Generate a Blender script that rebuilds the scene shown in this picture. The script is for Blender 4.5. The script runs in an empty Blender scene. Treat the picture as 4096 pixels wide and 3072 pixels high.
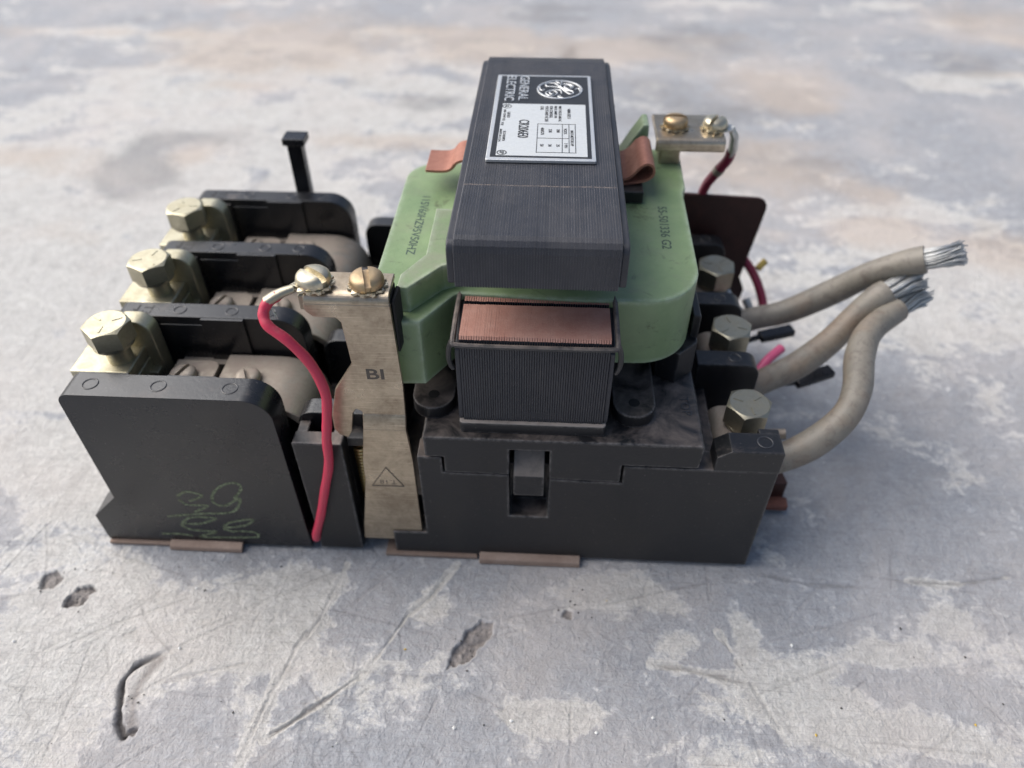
import bpy, bmesh, math, random
import numpy as np
from mathutils import Vector, Matrix

S = bpy.context.scene
COL = S.collection
random.seed(7)
rng = np.random.default_rng(11)

# ------------------------------------------------------------------ camera
cam_d = bpy.data.cameras.new('camera')
cam = bpy.data.objects.new('camera', cam_d)
COL.objects.link(cam)
cam_d.sensor_fit = 'HORIZONTAL'
cam_d.sensor_width = 36.0
cam_d.lens = 26.618
cam_d.clip_start = 0.01
cam_d.clip_end = 100.0
_r = Vector((0.998699, 0.050958, -0.001652)); _u = Vector((-0.033673, 0.683588, 0.729091)); _f = Vector((-0.038283, 0.728087, -0.684415))
cam.matrix_world = Matrix(((_r.x, _u.x, -_f.x, 0.158703),
                           (_r.y, _u.y, -_f.y, -0.170019),
                           (_r.z, _u.z, -_f.z, 0.253871),
                           (0, 0, 0, 1)))
cam_d.dof.use_dof = True
cam_d.dof.focus_distance = 0.232
cam_d.dof.aperture_fstop = 8.0
S.camera = cam

# ------------------------------------------------------------------ light
W = bpy.data.worlds.new('World')
S.world = W
W.use_nodes = True
nt = W.node_tree
bg = nt.nodes['Background']
sky = nt.nodes.new('ShaderNodeTexSky')
sky.sky_type = 'NISHITA'
sky.sun_disc = False
SUN_EL, SUN_AZ = math.radians(48), math.radians(-75)     # azimuth from +Y towards +X
sky.sun_elevation = SUN_EL
sky.sun_rotation = SUN_AZ
sky.air_density = 1.0
sky.dust_density = 4.0
sky.ozone_density = 1.0
nt.links.new(sky.outputs[0], bg.inputs[0])
bg.inputs[1].default_value = 0.052
sun_d = bpy.data.lights.new('sun', 'SUN')
sun_d.energy = 1.5
sun_d.angle = math.radians(70)
sun_d.color = (1.0, 0.985, 0.965)
sun = bpy.data.objects.new('sun', sun_d)
COL.objects.link(sun)
sdir = Vector((math.sin(SUN_AZ)*math.cos(SUN_EL), math.cos(SUN_AZ)*math.cos(SUN_EL), math.sin(SUN_EL)))
sun.rotation_euler = sdir.to_track_quat('Z', 'Y').to_euler()
sun.location = sdir*2
S.view_settings.view_transform = 'Standard'
S.view_settings.look = 'None'
S.view_settings.exposure = 1.36
S.view_settings.gamma = 1.0
S.cycles.use_denoising = True

# ------------------------------------------------------------------ materials
def new_mat(name):
    m = bpy.data.materials.new(name)
    m.use_nodes = True
    t = m.node_tree
    b = t.nodes['Principled BSDF']
    return m, t, b
def nd(t, typ, **kw):
    n = t.nodes.new(typ)
    for k, v in kw.items():
        setattr(n, k, v)
    return n
def coords(t, kind='Object'):
    return nd(t, 'ShaderNodeTexCoord').outputs[kind]
def noise(t, vec, scale, detail=6, rough=0.6, dist=0.0):
    n = nd(t, 'ShaderNodeTexNoise')
    n.inputs['Scale'].default_value = scale
    n.inputs['Detail'].default_value = detail
    n.inputs['Roughness'].default_value = rough
    n.inputs['Distortion'].default_value = dist
    t.links.new(vec, n.inputs['Vector'])
    return n.outputs['Fac']
def ramp(t, fac, lo, hi, a=0.0, b=1.0):
    n = nd(t, 'ShaderNodeMapRange')
    n.inputs['From Min'].default_value = lo
    n.inputs['From Max'].default_value = hi
    n.inputs['To Min'].default_value = a
    n.inputs['To Max'].default_value = b
    t.links.new(fac, n.inputs['Value'])
    return n.outputs[0]
def mth(t, op, a, b=None, c=None):
    n = nd(t, 'ShaderNodeMath', operation=op)
    for i, v in enumerate((a, b, c)):
        if v is None: continue
        if isinstance(v, (int, float)): n.inputs[i].default_value = v
        else: t.links.new(v, n.inputs[i])
    return n.outputs[0]
def mix(t, fac, a, b):
    n = nd(t, 'ShaderNodeMix', data_type='RGBA')
    for sock, v in ((n.inputs[0], fac), (n.inputs[6], a), (n.inputs[7], b)):
        if isinstance(v, (int, float)): sock.default_value = v
        elif isinstance(v, tuple): sock.default_value = (*v, 1)
        else: t.links.new(v, sock)
    return n.outputs[2]
def bump(t, b, h, strength, dist=0.001, prev=None):
    n = nd(t, 'ShaderNodeBump')
    n.inputs['Strength'].default_value = strength
    n.inputs['Distance'].default_value = dist
    t.links.new(h, n.inputs['Height'])
    if prev is not None: t.links.new(prev, n.inputs['Normal'])
    t.links.new(n.outputs[0], b.inputs['Normal'])
    return n.outputs[0]
def edge_mask(t, radius):
    g = nd(t, 'ShaderNodeNewGeometry')
    bv = nd(t, 'ShaderNodeBevel', samples=4)
    bv.inputs['Radius'].default_value = radius
    d = nd(t, 'ShaderNodeVectorMath', operation='DOT_PRODUCT')
    t.links.new(g.outputs['True Normal'], d.inputs[0]); t.links.new(bv.outputs[0], d.inputs[1])
    return ramp(t, d.outputs['Value'], 0.992, 0.93)
def upness(t):
    g = nd(t, 'ShaderNodeNewGeometry')
    s = nd(t, 'ShaderNodeSeparateXYZ')
    t.links.new(g.outputs['Normal'], s.inputs[0])
    return s.outputs[2]

DUST = (0.235, 0.19, 0.165)
def plastic(name, base, rough=0.42, dust=0.0, dust_col=DUST, spec=0.5, tint_var=0.35, grain=0.25, edge=0.0):
    """black moulded phenolic: faint mottling, fine specks, dust where it settles on upward faces"""
    m, t, b = new_mat(name)
    v = coords(t)
    n1 = noise(t, v, 45, 6, 0.65)
    n2 = noise(t, v, 900, 3, 0.6)
    col = mix(t, ramp(t, n1, 0.35, 0.75), base, tuple(min(1, c*(1+tint_var)+0.002) for c in base))
    speck = ramp(t, noise(t, v, 1300, 2, 0.5), 0.70, 0.76)
    col = mix(t, mth(t, 'MULTIPLY', speck, 0.25), col, (0.30, 0.28, 0.26))
    rgh = ramp(t, n1, 0.3, 0.7, rough-0.08, rough+0.10)
    if dust > 0:
        up = ramp(t, upness(t), 0.35, 0.9)
        dn = ramp(t, noise(t, v, 70, 8, 0.7, 0.6), 0.58-0.3*dust, 0.78-0.2*dust)
        dfac = mth(t, 'MULTIPLY', mth(t, 'MULTIPLY', up, dn), min(1.0, 0.35+dust*0.6))
        thin = mth(t, 'MULTIPLY', ramp(t, noise(t, v, 160, 5, 0.7), 0.45, 0.85), 0.03*dust)
        dfac = mth(t, 'MAXIMUM', dfac, thin)
        col = mix(t, dfac, col, dust_col)
        rgh = mth(t, 'ADD', rgh, mth(t, 'MULTIPLY', dfac, 0.45))
    if edge > 0:
        e = mth(t, 'MULTIPLY', edge_mask(t, 0.0014), ramp(t, noise(t, v, 420, 6, 0.75), 0.40, 0.60))
        col = mix(t, mth(t, 'MULTIPLY', e, edge), col, (0.22, 0.205, 0.195))
    t.links.new(col, b.inputs['Base Color'])
    t.links.new(rgh, b.inputs['Roughness'])
    b.inputs['Specular IOR Level'].default_value = spec
    bump(t, b, n2, grain, 0.0002)
    return m
def metal(name, base, dark, rough=0.38, scale=120, metallic=0.9, dust=0.0, brushed=False, dust_col=DUST):
    m, t, b = new_mat(name)
    v = coords(t)
    n1 = noise(t, v, scale, 8, 0.7, 0.4)
    n2 = noise(t, v, scale*8, 4, 0.6)
    fac = mth(t, 'ADD', mth(t, 'MULTIPLY', ramp(t, n1, 0.35, 0.72), 0.75), mth(t, 'MULTIPLY', ramp(t, n2, 0.5, 0.75), 0.25))
    col = mix(t, fac, base, dark)
    h = n2
    if brushed:
        mp = nd(t, 'ShaderNodeMapping')
        mp.inputs['Scale'].default_value = (60, 60, 2600)
        t.links.new(v, mp.inputs[0])
        br = noise(t, mp.outputs[0], 1.0, 3, 0.6)
        col = mix(t, mth(t, 'MULTIPLY', ramp(t, br, 0.55, 0.68), 0.5), col, tuple(min(1, c*1.45) for c in base))
        h = mth(t, 'ADD', n2, br)
    met = metallic
    rgh = ramp(t, n1, 0.3, 0.7, rough-0.1, rough+0.14)
    if dust > 0:
        up = ramp(t, upness(t), 0.3, 0.9)
        dn = ramp(t, noise(t, v, 220, 8, 0.7), 0.62-0.35*dust, 0.82-0.25*dust)
        dfac = mth(t, 'MULTIPLY', mth(t, 'MULTIPLY', up, dn), dust)
        col = mix(t, dfac, col, dust_col)
        met = mth(t, 'MULTIPLY', mth(t, 'SUBTRACT', 1.0, dfac), metallic)
        rgh = mth(t, 'ADD', rgh, mth(t, 'MULTIPLY', dfac, 0.35))
    t.links.new(col, b.inputs['Base Color'])
    t.links.new(rgh, b.inputs['Roughness'])
    if isinstance(met, float): b.inputs['Metallic'].default_value = met
    else: t.links.new(met, b.inputs['Metallic'])
    bump(t, b, h, 0.25, 0.0002)
    return m
def flat(name, base, rough=0.5, metallic=0.0, var=0.2, scale=300, bmp=0.1):
    m, t, b = new_mat(name)
    v = coords(t)
    n1 = noise(t, v, scale, 6, 0.65)
    col = mix(t, ramp(t, n1, 0.35, 0.7), tuple(c*(1-var) for c in base), tuple(min(1, c*(1+var)) for c in base))
    t.links.new(col, b.inputs['Base Color'])
    b.inputs['Roughness'].default_value = rough
    b.inputs['Metallic'].default_value = metallic
    bump(t, b, n1, bmp, 0.0003)
    return m

BLK = (0.0078, 0.0081, 0.0097)
M = {}
M['black'] = plastic('black_phenolic', BLK, 0.36, dust=0.12, edge=0.25)
M['black_dusty'] = plastic('dusty_black_phenolic', BLK, 0.40, dust=0.62, edge=0.85)
M['dusty_top'] = plastic('thickly_dusty_phenolic', BLK, 0.45, dust=1.35, edge=0.7, dust_col=(0.31, 0.27, 0.24))
M['relay'] = plastic('relay_phenolic', (0.0078, 0.0082, 0.0098), 0.28, dust=0.04, spec=0.62)
M['black_glossy'] = plastic('glossy_black', (0.008, 0.008, 0.01), 0.28)
M['zinc'] = metal('yellow_zinc', (0.52, 0.485, 0.36), (0.31, 0.28, 0.195), 0.42, 150, 0.85)
M['zinc_grey'] = metal('grey_zinc', (0.42, 0.39, 0.30), (0.28, 0.25, 0.19), 0.40, 130, 0.9)
M['bracket'] = metal('aged_nickel_plate', (0.56, 0.475, 0.36), (0.20, 0.155, 0.11), 0.33, 75, 0.95, dust=0.18, brushed=True, dust_col=(0.30, 0.25, 0.22))
M['strap'] = metal('dull_tinned_strap', (0.36, 0.325, 0.275), (0.21, 0.18, 0.15), 0.5, 110, 0.7, dust=0.8, dust_col=(0.26, 0.21, 0.18))
M['screw'] = metal('screw_nickel', (0.62, 0.57, 0.44), (0.40, 0.35, 0.26), 0.36, 260, 0.92, dust=0.15)
M['screw_brass'] = metal('screw_brass_dusty', (0.50, 0.37, 0.21), (0.34, 0.25, 0.16), 0.42, 260, 0.85, dust=0.55, dust_col=(0.31, 0.24, 0.19))
M['tin'] = metal('tinned_copper', (0.62, 0.62, 0.60), (0.34, 0.34, 0.325), 0.36, 300, 0.95)
M['copper'] = metal('tarnished_copper', (0.44, 0.20, 0.14), (0.26, 0.115, 0.085), 0.5, 160, 0.5)
M['brass'] = metal('brass', (0.72, 0.52, 0.22), (0.5, 0.36, 0.16), 0.32, 200, 1.0)
M['alu'] = metal('nameplate_aluminium', (0.70, 0.71, 0.71), (0.56, 0.57, 0.57), 0.42, 420, 0.75)
M['alu_print'] = metal('nameplate_face', (0.66, 0.68, 0.68), (0.52, 0.54, 0.54), 0.5, 500, 0.45)
M['ink'] = flat('black_ink', (0.018, 0.019, 0.022), 0.45)
M['ink_faded'] = flat('faded_ink', (0.045, 0.075, 0.06), 0.6)
M['ink_blue'] = flat('faded_stamp', (0.10, 0.085, 0.07), 0.6)
M['engrave'] = flat('moulded_lettering', (0.004, 0.004, 0.005), 0.6)
M['emb'] = plastic('moulded_mark', (0.03, 0.031, 0.036), 0.35)
M['rust_tab'] = metal('rusty_steel_sheet', (0.30, 0.225, 0.18), (0.19, 0.125, 0.095), 0.6, 110, 0.25)
M['card'] = flat('brown_fibre_card', (0.042, 0.013, 0.010), 0.5, var=0.25, scale=150)
M['orange'] = flat('red_oxide_tab', (0.20, 0.075, 0.05), 0.65)
M['wire'] = plastic('pink_red_wire', (0.55, 0.03, 0.075), 0.40, dust=0.6, dust_col=(0.14, 0.05, 0.055), tint_var=0.05, grain=0.4)
M['wire_dark'] = plastic('crimson_wire', (0.20, 0.016, 0.045), 0.42, tint_var=0.08)
M['wire_pink'] = plastic('bright_pink_wire', (0.66, 0.11, 0.24), 0.45, tint_var=0.04)
M['yellow'] = flat('yellow_tag', (0.42, 0.30, 0.06), 0.6)
M['felt'] = plastic('black_insulation', (0.008, 0.008, 0.008), 0.75)
M['chalk'] = flat('green_chalk', (0.19, 0.225, 0.135), 0.9, var=0.5, scale=900)

def chalk_alpha(m):
    t = m.node_tree; b = t.nodes['Principled BSDF']
    v = coords(t)
    t.links.new(ramp(t, noise(t, v, 1400, 4, 0.7), 0.34, 0.56, 0.38, 1.0), b.inputs['Alpha'])
chalk_alpha(M['chalk'])
def mat_green(nm='green_coil_epoxy', dl=0.30, dlo=0.50):
    m, t, b = new_mat(nm)
    v = coords(t)
    n1 = noise(t, v, 40, 7, 0.65)
    col = mix(t, ramp(t, n1, 0.3, 0.72), (0.155, 0.232, 0.112), (0.245, 0.338, 0.172))
    stain = ramp(t, noise(t, v, 75, 8, 0.75, 1.0), 0.585, 0.66)
    col = mix(t, mth(t, 'MULTIPLY', stain, 0.6), col, (0.05, 0.058, 0.03))
    film = ramp(t, noise(t, v, 28, 7, 0.7, 0.8), 0.45, 0.7)
    col = mix(t, mth(t, 'MULTIPLY', film, 0.30), col, (0.16, 0.17, 0.10))
    pale = ramp(t, noise(t, v, 210, 8, 0.8), 0.60, 0.75)
    col = mix(t, mth(t, 'MULTIPLY', pale, 0.35), col, (0.34, 0.42, 0.28))
    edge = mth(t, 'MULTIPLY', edge_mask(t, 0.0032), ramp(t, noise(t, v, 260, 6, 0.7), 0.30, 0.60))
    col = mix(t, mth(t, 'MULTIPLY', edge, 0.7), col, (0.45, 0.52, 0.42))
    # dust settled on the ledges
    up = ramp(t, upness(t), 0.5, 0.95)
    dn = ramp(t, noise(t, v, 90, 8, 0.75), dlo, dlo+0.22)
    col = mix(t, mth(t, 'MULTIPLY', mth(t, 'MULTIPLY', up, dn), dl), col, (0.24, 0.23, 0.18))
    t.links.new(col, b.inputs['Base Color'])
    t.links.new(ramp(t, n1, 0.3, 0.7, 0.32, 0.5), b.inputs['Roughness'])
    h = mth(t, 'ADD', noise(t, v, 130, 6, 0.7), mth(t, 'MULTIPLY', noise(t, v, 700, 3, 0.6), 0.25))
    bump(t, b, h, 0.30, 0.0008)
    return m
M['green'] = mat_green()
M['green_dusty'] = mat_green('dusty_green_coil_epoxy', 0.55, 0.38)

def mat_lam(name, scr=True):
    """painted steel lamination: each sheet a little different, paint rubbed off in places, tan dust in the gaps"""
    m, t, b = new_mat(name)
    v = coords(t)
    oi = nd(t, 'ShaderNodeObjectInfo')
    r1 = oi.outputs['Random']
    geo = nd(t, 'ShaderNodeNewGeometry')
    pos = geo.outputs['Position']
    n1 = noise(t, pos, 60, 7, 0.7)
    base = mix(t, ramp(t, r1, 0, 1), (0.021, 0.023, 0.030), (0.027, 0.029, 0.037))
    col = mix(t, mth(t, 'MULTIPLY', ramp(t, n1, 0.42, 0.75), 0.55), base, (0.075, 0.072, 0.075))
    mp = nd(t, 'ShaderNodeMapping')
    mp.inputs['Scale'].default_value = (1500, 60, 60)
    t.links.new(pos, mp.inputs[0])
    rub = ramp(t, noise(t, mp.outputs[0], 1, 6, 0.7), 0.62, 0.70)
    col = mix(t, mth(t, 'MULTIPLY', rub, 0.2), col, (0.20, 0.165, 0.14))
    if scr:
        s = nd(t, 'ShaderNodeSeparateXYZ')
        t.links.new(pos, s.inputs[0])
        yy = mth(t, 'ADD', s.outputs[1], mth(t, 'MULTIPLY', mth(t, 'SUBTRACT', noise(t, pos, 90, 3), 0.5), 0.0012))
        line = ramp(t, mth(t, 'ABSOLUTE', mth(t, 'SUBTRACT', yy, 0.0354)), 0.0001, 0.00045, 1, 0)
        up = ramp(t, s.outputs[2], 0.141, 0.1415)
        brk = ramp(t, noise(t, mp.outputs[0], 0.35, 3, 0.7), 0.35, 0.55)
        col = mix(t, mth(t, 'MULTIPLY', mth(t, 'MULTIPLY', line, up), mth(t, 'MULTIPLY', brk, 0.6)), col, (0.26, 0.205, 0.165))
    t.links.new(col, b.inputs['Base Color'])
    t.links.new(ramp(t, n1, 0.3, 0.7, 0.38, 0.55), b.inputs['Roughness'])
    b.inputs['Specular IOR Level'].default_value = 0.5
    bump(t, b, noise(t, pos, 1500, 3, 0.6), 0.25, 0.0002)
    return m
M['lam'] = mat_lam('painted_lamination')
M['lam2'] = mat_lam('painted_lower_lamination', False)
M['lam_gap'] = flat('lamination_gap_dust', (0.17, 0.165, 0.17), 0.8)

def mat_rust():
    m, t, b = new_mat('rusty_pole_face')
    g = nd(t, 'ShaderNodeNewGeometry')
    v = g.outputs['Position']
    n1 = noise(t, v, 140, 8, 0.75)
    n2 = noise(t, v, 1500, 4, 0.7)
    col = mix(t, ramp(t, n1, 0.35, 0.68), (0.35, 0.165, 0.125), (0.43, 0.245, 0.195))
    col = mix(t, mth(t, 'MULTIPLY', ramp(t, n2, 0.55, 0.72), 0.5), col, (0.26, 0.14, 0.11))
    t.links.new(col, b.inputs['Base Color'])
    b.inputs['Roughness'].default_value = 0.8
    bump(t, b, n2, 0.5, 0.0003)
    return m
M['rust'] = mat_rust()
M['clip'] = metal('dusty_black_spring_wire', (0.06, 0.058, 0.058), (0.03, 0.03, 0.03), 0.5, 200, 0.3, dust=0.8)

def mat_cable():
    m, t, b = new_mat('grey_cable_jacket')
    v = coords(t)
    n1 = noise(t, v, 55, 7, 0.7, 0.5)
    n2 = noise(t, v, 150, 7, 0.75, 1.2)
    col = mix(t, ramp(t, n1, 0.35, 0.68), (0.18, 0.165, 0.138), (0.255, 0.23, 0.19))
    col = mix(t, mth(t, 'MULTIPLY', ramp(t, n2, 0.50, 0.64), 0.6), col, (0.115, 0.09, 0.075))
    col = mix(t, mth(t, 'MULTIPLY', ramp(t, noise(t, v, 38, 4, 0.6), 0.49, 0.66), 0.5), col, (0.24, 0.165, 0.11))
    grime = ramp(t, noise(t, v, 420, 6, 0.75), 0.56, 0.68)
    col = mix(t, mth(t, 'MULTIPLY', grime, 0.4), col, (0.06, 0.052, 0.045))
    t.links.new(col, b.inputs['Base Color'])
    t.links.new(ramp(t, n1, 0.3, 0.7, 0.38, 0.55), b.inputs['Roughness'])
    bump(t, b, n2, 0.25, 0.0006)
    return m
M['cable'] = mat_cable()

# ------------------------------------------------------------------ geometry helpers (millimetres)
ORG = Vector((156.5, 69.0, 0.0))
root = bpy.data.objects.new('motor_starter', None)
COL.objects.link(root)
root.empty_display_size = 0.05
root.location = ORG*0.001
root['label'] = 'dusty black motor starter with green coil and cut grey cables on worn concrete'
root['category'] = 'motor starter'

def make(name, verts, faces, mat, parent=root, bevel=0.0, seg=2, smooth=True, mats=None, fmat=None, kind=None, sharp=None):
    me = bpy.data.meshes.new(name)
    vv = [((v[0]-ORG.x)*0.001, (v[1]-ORG.y)*0.001, v[2]*0.001) for v in verts]
    me.from_pydata(vv, [], faces)
    me.validate(clean_customdata=False)
    bm = bmesh.new(); bm.from_mesh(me)
    bmesh.ops.recalc_face_normals(bm, faces=bm.faces)
    bm.to_mesh(me); bm.free()
    for mm in (mats or [mat]): me.materials.append(mm)
    if fmat:
        for p in me.polygons: p.material_index = fmat(p)
    if smooth:
        for p in me.polygons: p.use_smooth = True
        if bevel == 0.0: me.set_sharp_from_angle(angle=math.radians(sharp or 38))
    o = bpy.data.objects.new(name, me)
    COL.objects.link(o)
    o.parent = parent
    if bevel > 0:
        b = o.modifiers.new('bevel', 'BEVEL')
        b.width = bevel*0.001
        b.segments = seg
        b.limit_method = 'ANGLE'
        b.angle_limit = math.radians(35)
        b.harden_normals = True
        b.use_clamp_overlap = True
    if kind: o['kind'] = kind
    return o

class G:
    """collects shapes into one vertex/face list"""
    def __init__(s): s.v = []; s.f = []
    def add(s, v, f):
        n = len(s.v); s.v += [tuple(p) for p in v]; s.f += [tuple(i+n for i in q) for q in f]; return s
    def box(s, x0, x1, y0, y1, z0, z1):
        v = [(x, y, z) for z in (z0, z1) for y in (y0, y1) for x in (x0, x1)]
        return s.add(v, [(0, 2, 3, 1), (4, 5, 7, 6), (0, 1, 5, 4), (2, 6, 7, 3), (0, 4, 6, 2), (1, 3, 7, 5)])
    def prism(s, prof, axis, a, b):
        n = len(prof)
        P = {'x': lambda p, t: (t, p[0], p[1]), 'y': lambda p, t: (p[0], t, p[1]), 'z': lambda p, t: (p[0], p[1], t)}[axis]
        v = [P(p, a) for p in prof]+[P(p, b) for p in prof]
        f = [tuple(range(n)), tuple(range(2*n-1, n-1, -1))]+[(i, (i+1) % n, n+(i+1) % n, n+i) for i in range(n)]
        return s.add(v, f)
    def lathe(s, prof, c, n=24, frame=None):
        """prof: (r, h) from bottom to top, closed by caps"""
        ax = frame or Matrix.Identity(3)
        v = []; f = []
        for r, h in prof:
            for i in range(n):
                a = 2*math.pi*i/n
                p = ax @ Vector((r*math.cos(a), r*math.sin(a), h))
                v.append((p.x+c[0], p.y+c[1], p.z+c[2]))
        for k in range(len(prof)-1):
            for i in range(n):
                j = (i+1) % n
                f.append((k*n+i, k*n+j, (k+1)*n+j, (k+1)*n+i))
        f.append(tuple(range(n-1, -1, -1)))
        f.append(tuple((len(prof)-1)*n+i for i in range(n)))
        return s.add(v, f)
    def tube(s, pts, r, n=12, closed=False, rad=None, flat=1.0):
        P = [Vector(p) for p in pts]
        m = len(P)
        T = []
        for i in range(m):
            if closed: d = P[(i+1) % m]-P[i-1]
            else: d = P[min(i+1, m-1)]-P[max(i-1, 0)]
            T.append(d.normalized())
        up = Vector((0, 0, 1)) if abs(T[0].z) < 0.9 else Vector((1, 0, 0))
        N = (up-T[0]*up.dot(T[0])).normalized()
        v = []; f = []
        for i in range(m):
            N = (N-T[i]*N.dot(T[i])).normalized()
            B = T[i].cross(N)
            rr = rad[i] if rad else r
            for k in range(n):
                a = 2*math.pi*k/n
                q = P[i]+N*(rr*flat*math.cos(a))+B*(rr*math.sin(a))
                v.append(tuple(q))
        L = m if closed else m-1
        for i in range(L):
            for k in range(n):
                j = (k+1) % n; i2 = (i+1) % m
                f.append((i*n+k, i*n+j, i2*n+j, i2*n+k))
        if not closed:
            f.append(tuple(range(n-1, -1, -1))); f.append(tuple((m-1)*n+k for k in range(n)))
        return s.add(v, f)
    def make(s, name, mat, parent=root, **k): return make(name, s.v, s.f, mat, parent, **k)

def rp(pts, n=6):
    """polygon with rounded corners: points (a, b) or (a, b, radius)"""
    out = []
    m = len(pts)
    for i, p in enumerate(pts):
        if len(p) == 2 or p[2] == 0:
            out.append((p[0], p[1])); continue
        P = Vector(p[:2]); A = Vector(pts[i-1][:2]); B = Vector(pts[(i+1) % m][:2])
        da = (A-P).normalized(); db = (B-P).normalized()
        ang = da.angle(db)
        L = min(p[2]/math.tan(ang/2), (A-P).length*0.49, (B-P).length*0.49)
        r = L*math.tan(ang/2)
        c = P+(da+db).normalized()*(r/math.sin(ang/2))
        s = P+da*L-c; e = P+db*L-c
        a0 = math.atan2(s.y, s.x); a1 = math.atan2(e.y, e.x)
        d = (a1-a0+math.pi) % (2*math.pi)-math.pi
        for k in range(n+1):
            a = a0+d*k/n
            out.append((c.x+r*math.cos(a), c.y+r*math.sin(a)))
    return out
def spline(pts, n=10):
    P = [Vector(p) for p in pts]
    P = [P[0]*2-P[1]]+P+[P[-1]*2-P[-2]]
    out = []
    for i in range(1, len(P)-2):
        a, b, c, d = P[i-1:i+3]
        for k in range(n):
            t = k/n
            out.append(0.5*((2*b)+(c-a)*t+(2*a-5*b+4*c-d)*t*t+(3*b-a-3*c+d)*t**3))
    out.append(P[-2])
    return out
def copy_of(o, parent, loc, name=None):
    c = o.copy(); COL.objects.link(c); c.parent = parent; c.location = loc
    for ch in o.children:
        k = ch.copy(); COL.objects.link(k); k.parent = c
    return c
def dupe(o, parent, dx=0, dy=0, dz=0):
    return copy_of(o, parent, (o.location.x+dx*0.001, o.location.y+dy*0.001, o.location.z+dz*0.001))

_dg = None
def text(name, s, mat, parent, o3, read, up, w, h, thick=0.12, space=1.0, bold=0.0):
    """flat printed or raised lettering; o3 = lower-left corner (mm), fitted to w x h"""
    cu = bpy.data.curves.new(name, 'FONT')
    cu.body = s
    cu.resolution_u = 3
    cu.space_character = space
    cu.offset = bold
    tmp = bpy.data.objects.new('tmp', cu)
    COL.objects.link(tmp)
    bpy.context.view_layer.update()
    me0 = bpy.data.meshes.new_from_object(tmp.evaluated_get(bpy.context.evaluated_depsgraph_get()))
    co = [v.co.copy() for v in me0.vertices]
    fs = [tuple(p.vertices) for p in me0.polygons]
    bpy.data.objects.remove(tmp); bpy.data.curves.remove(cu); bpy.data.meshes.remove(me0)
    x0 = min(c.x for c in co); x1 = max(c.x for c in co); y0 = min(c.y for c in co); y1 = max(c.y for c in co)
    R = Vector(read).normalized(); U = Vector(up).normalized(); N = R.cross(U)
    O = Vector(o3)
    base = [O+R*((c.x-x0)/(x1-x0)*w)+U*((c.y-y0)/(y1-y0)*h) for c in co]
    n = len(base)
    V = [tuple(p+N*thick) for p in base]+[tuple(p) for p in base]
    F = list(fs)
    cnt = {}
    for f in fs:
        for i in range(len(f)):
            e = (f[i], f[(i+1) % len(f)]); cnt[e] = cnt.get(e, 0)+1
    for (a, b) in list(cnt):
        if (b, a) not in cnt: F.append((b, a, a+n, b+n))
    me = bpy.data.meshes.new(name)
    me.from_pydata([((v[0]-ORG.x)*0.001, (v[1]-ORG.y)*0.001, v[2]*0.001) for v in V], [], F)
    me.materials.append(mat)
    o = bpy.data.objects.new(name, me)
    COL.objects.link(o); o.parent = parent
    return o

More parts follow.
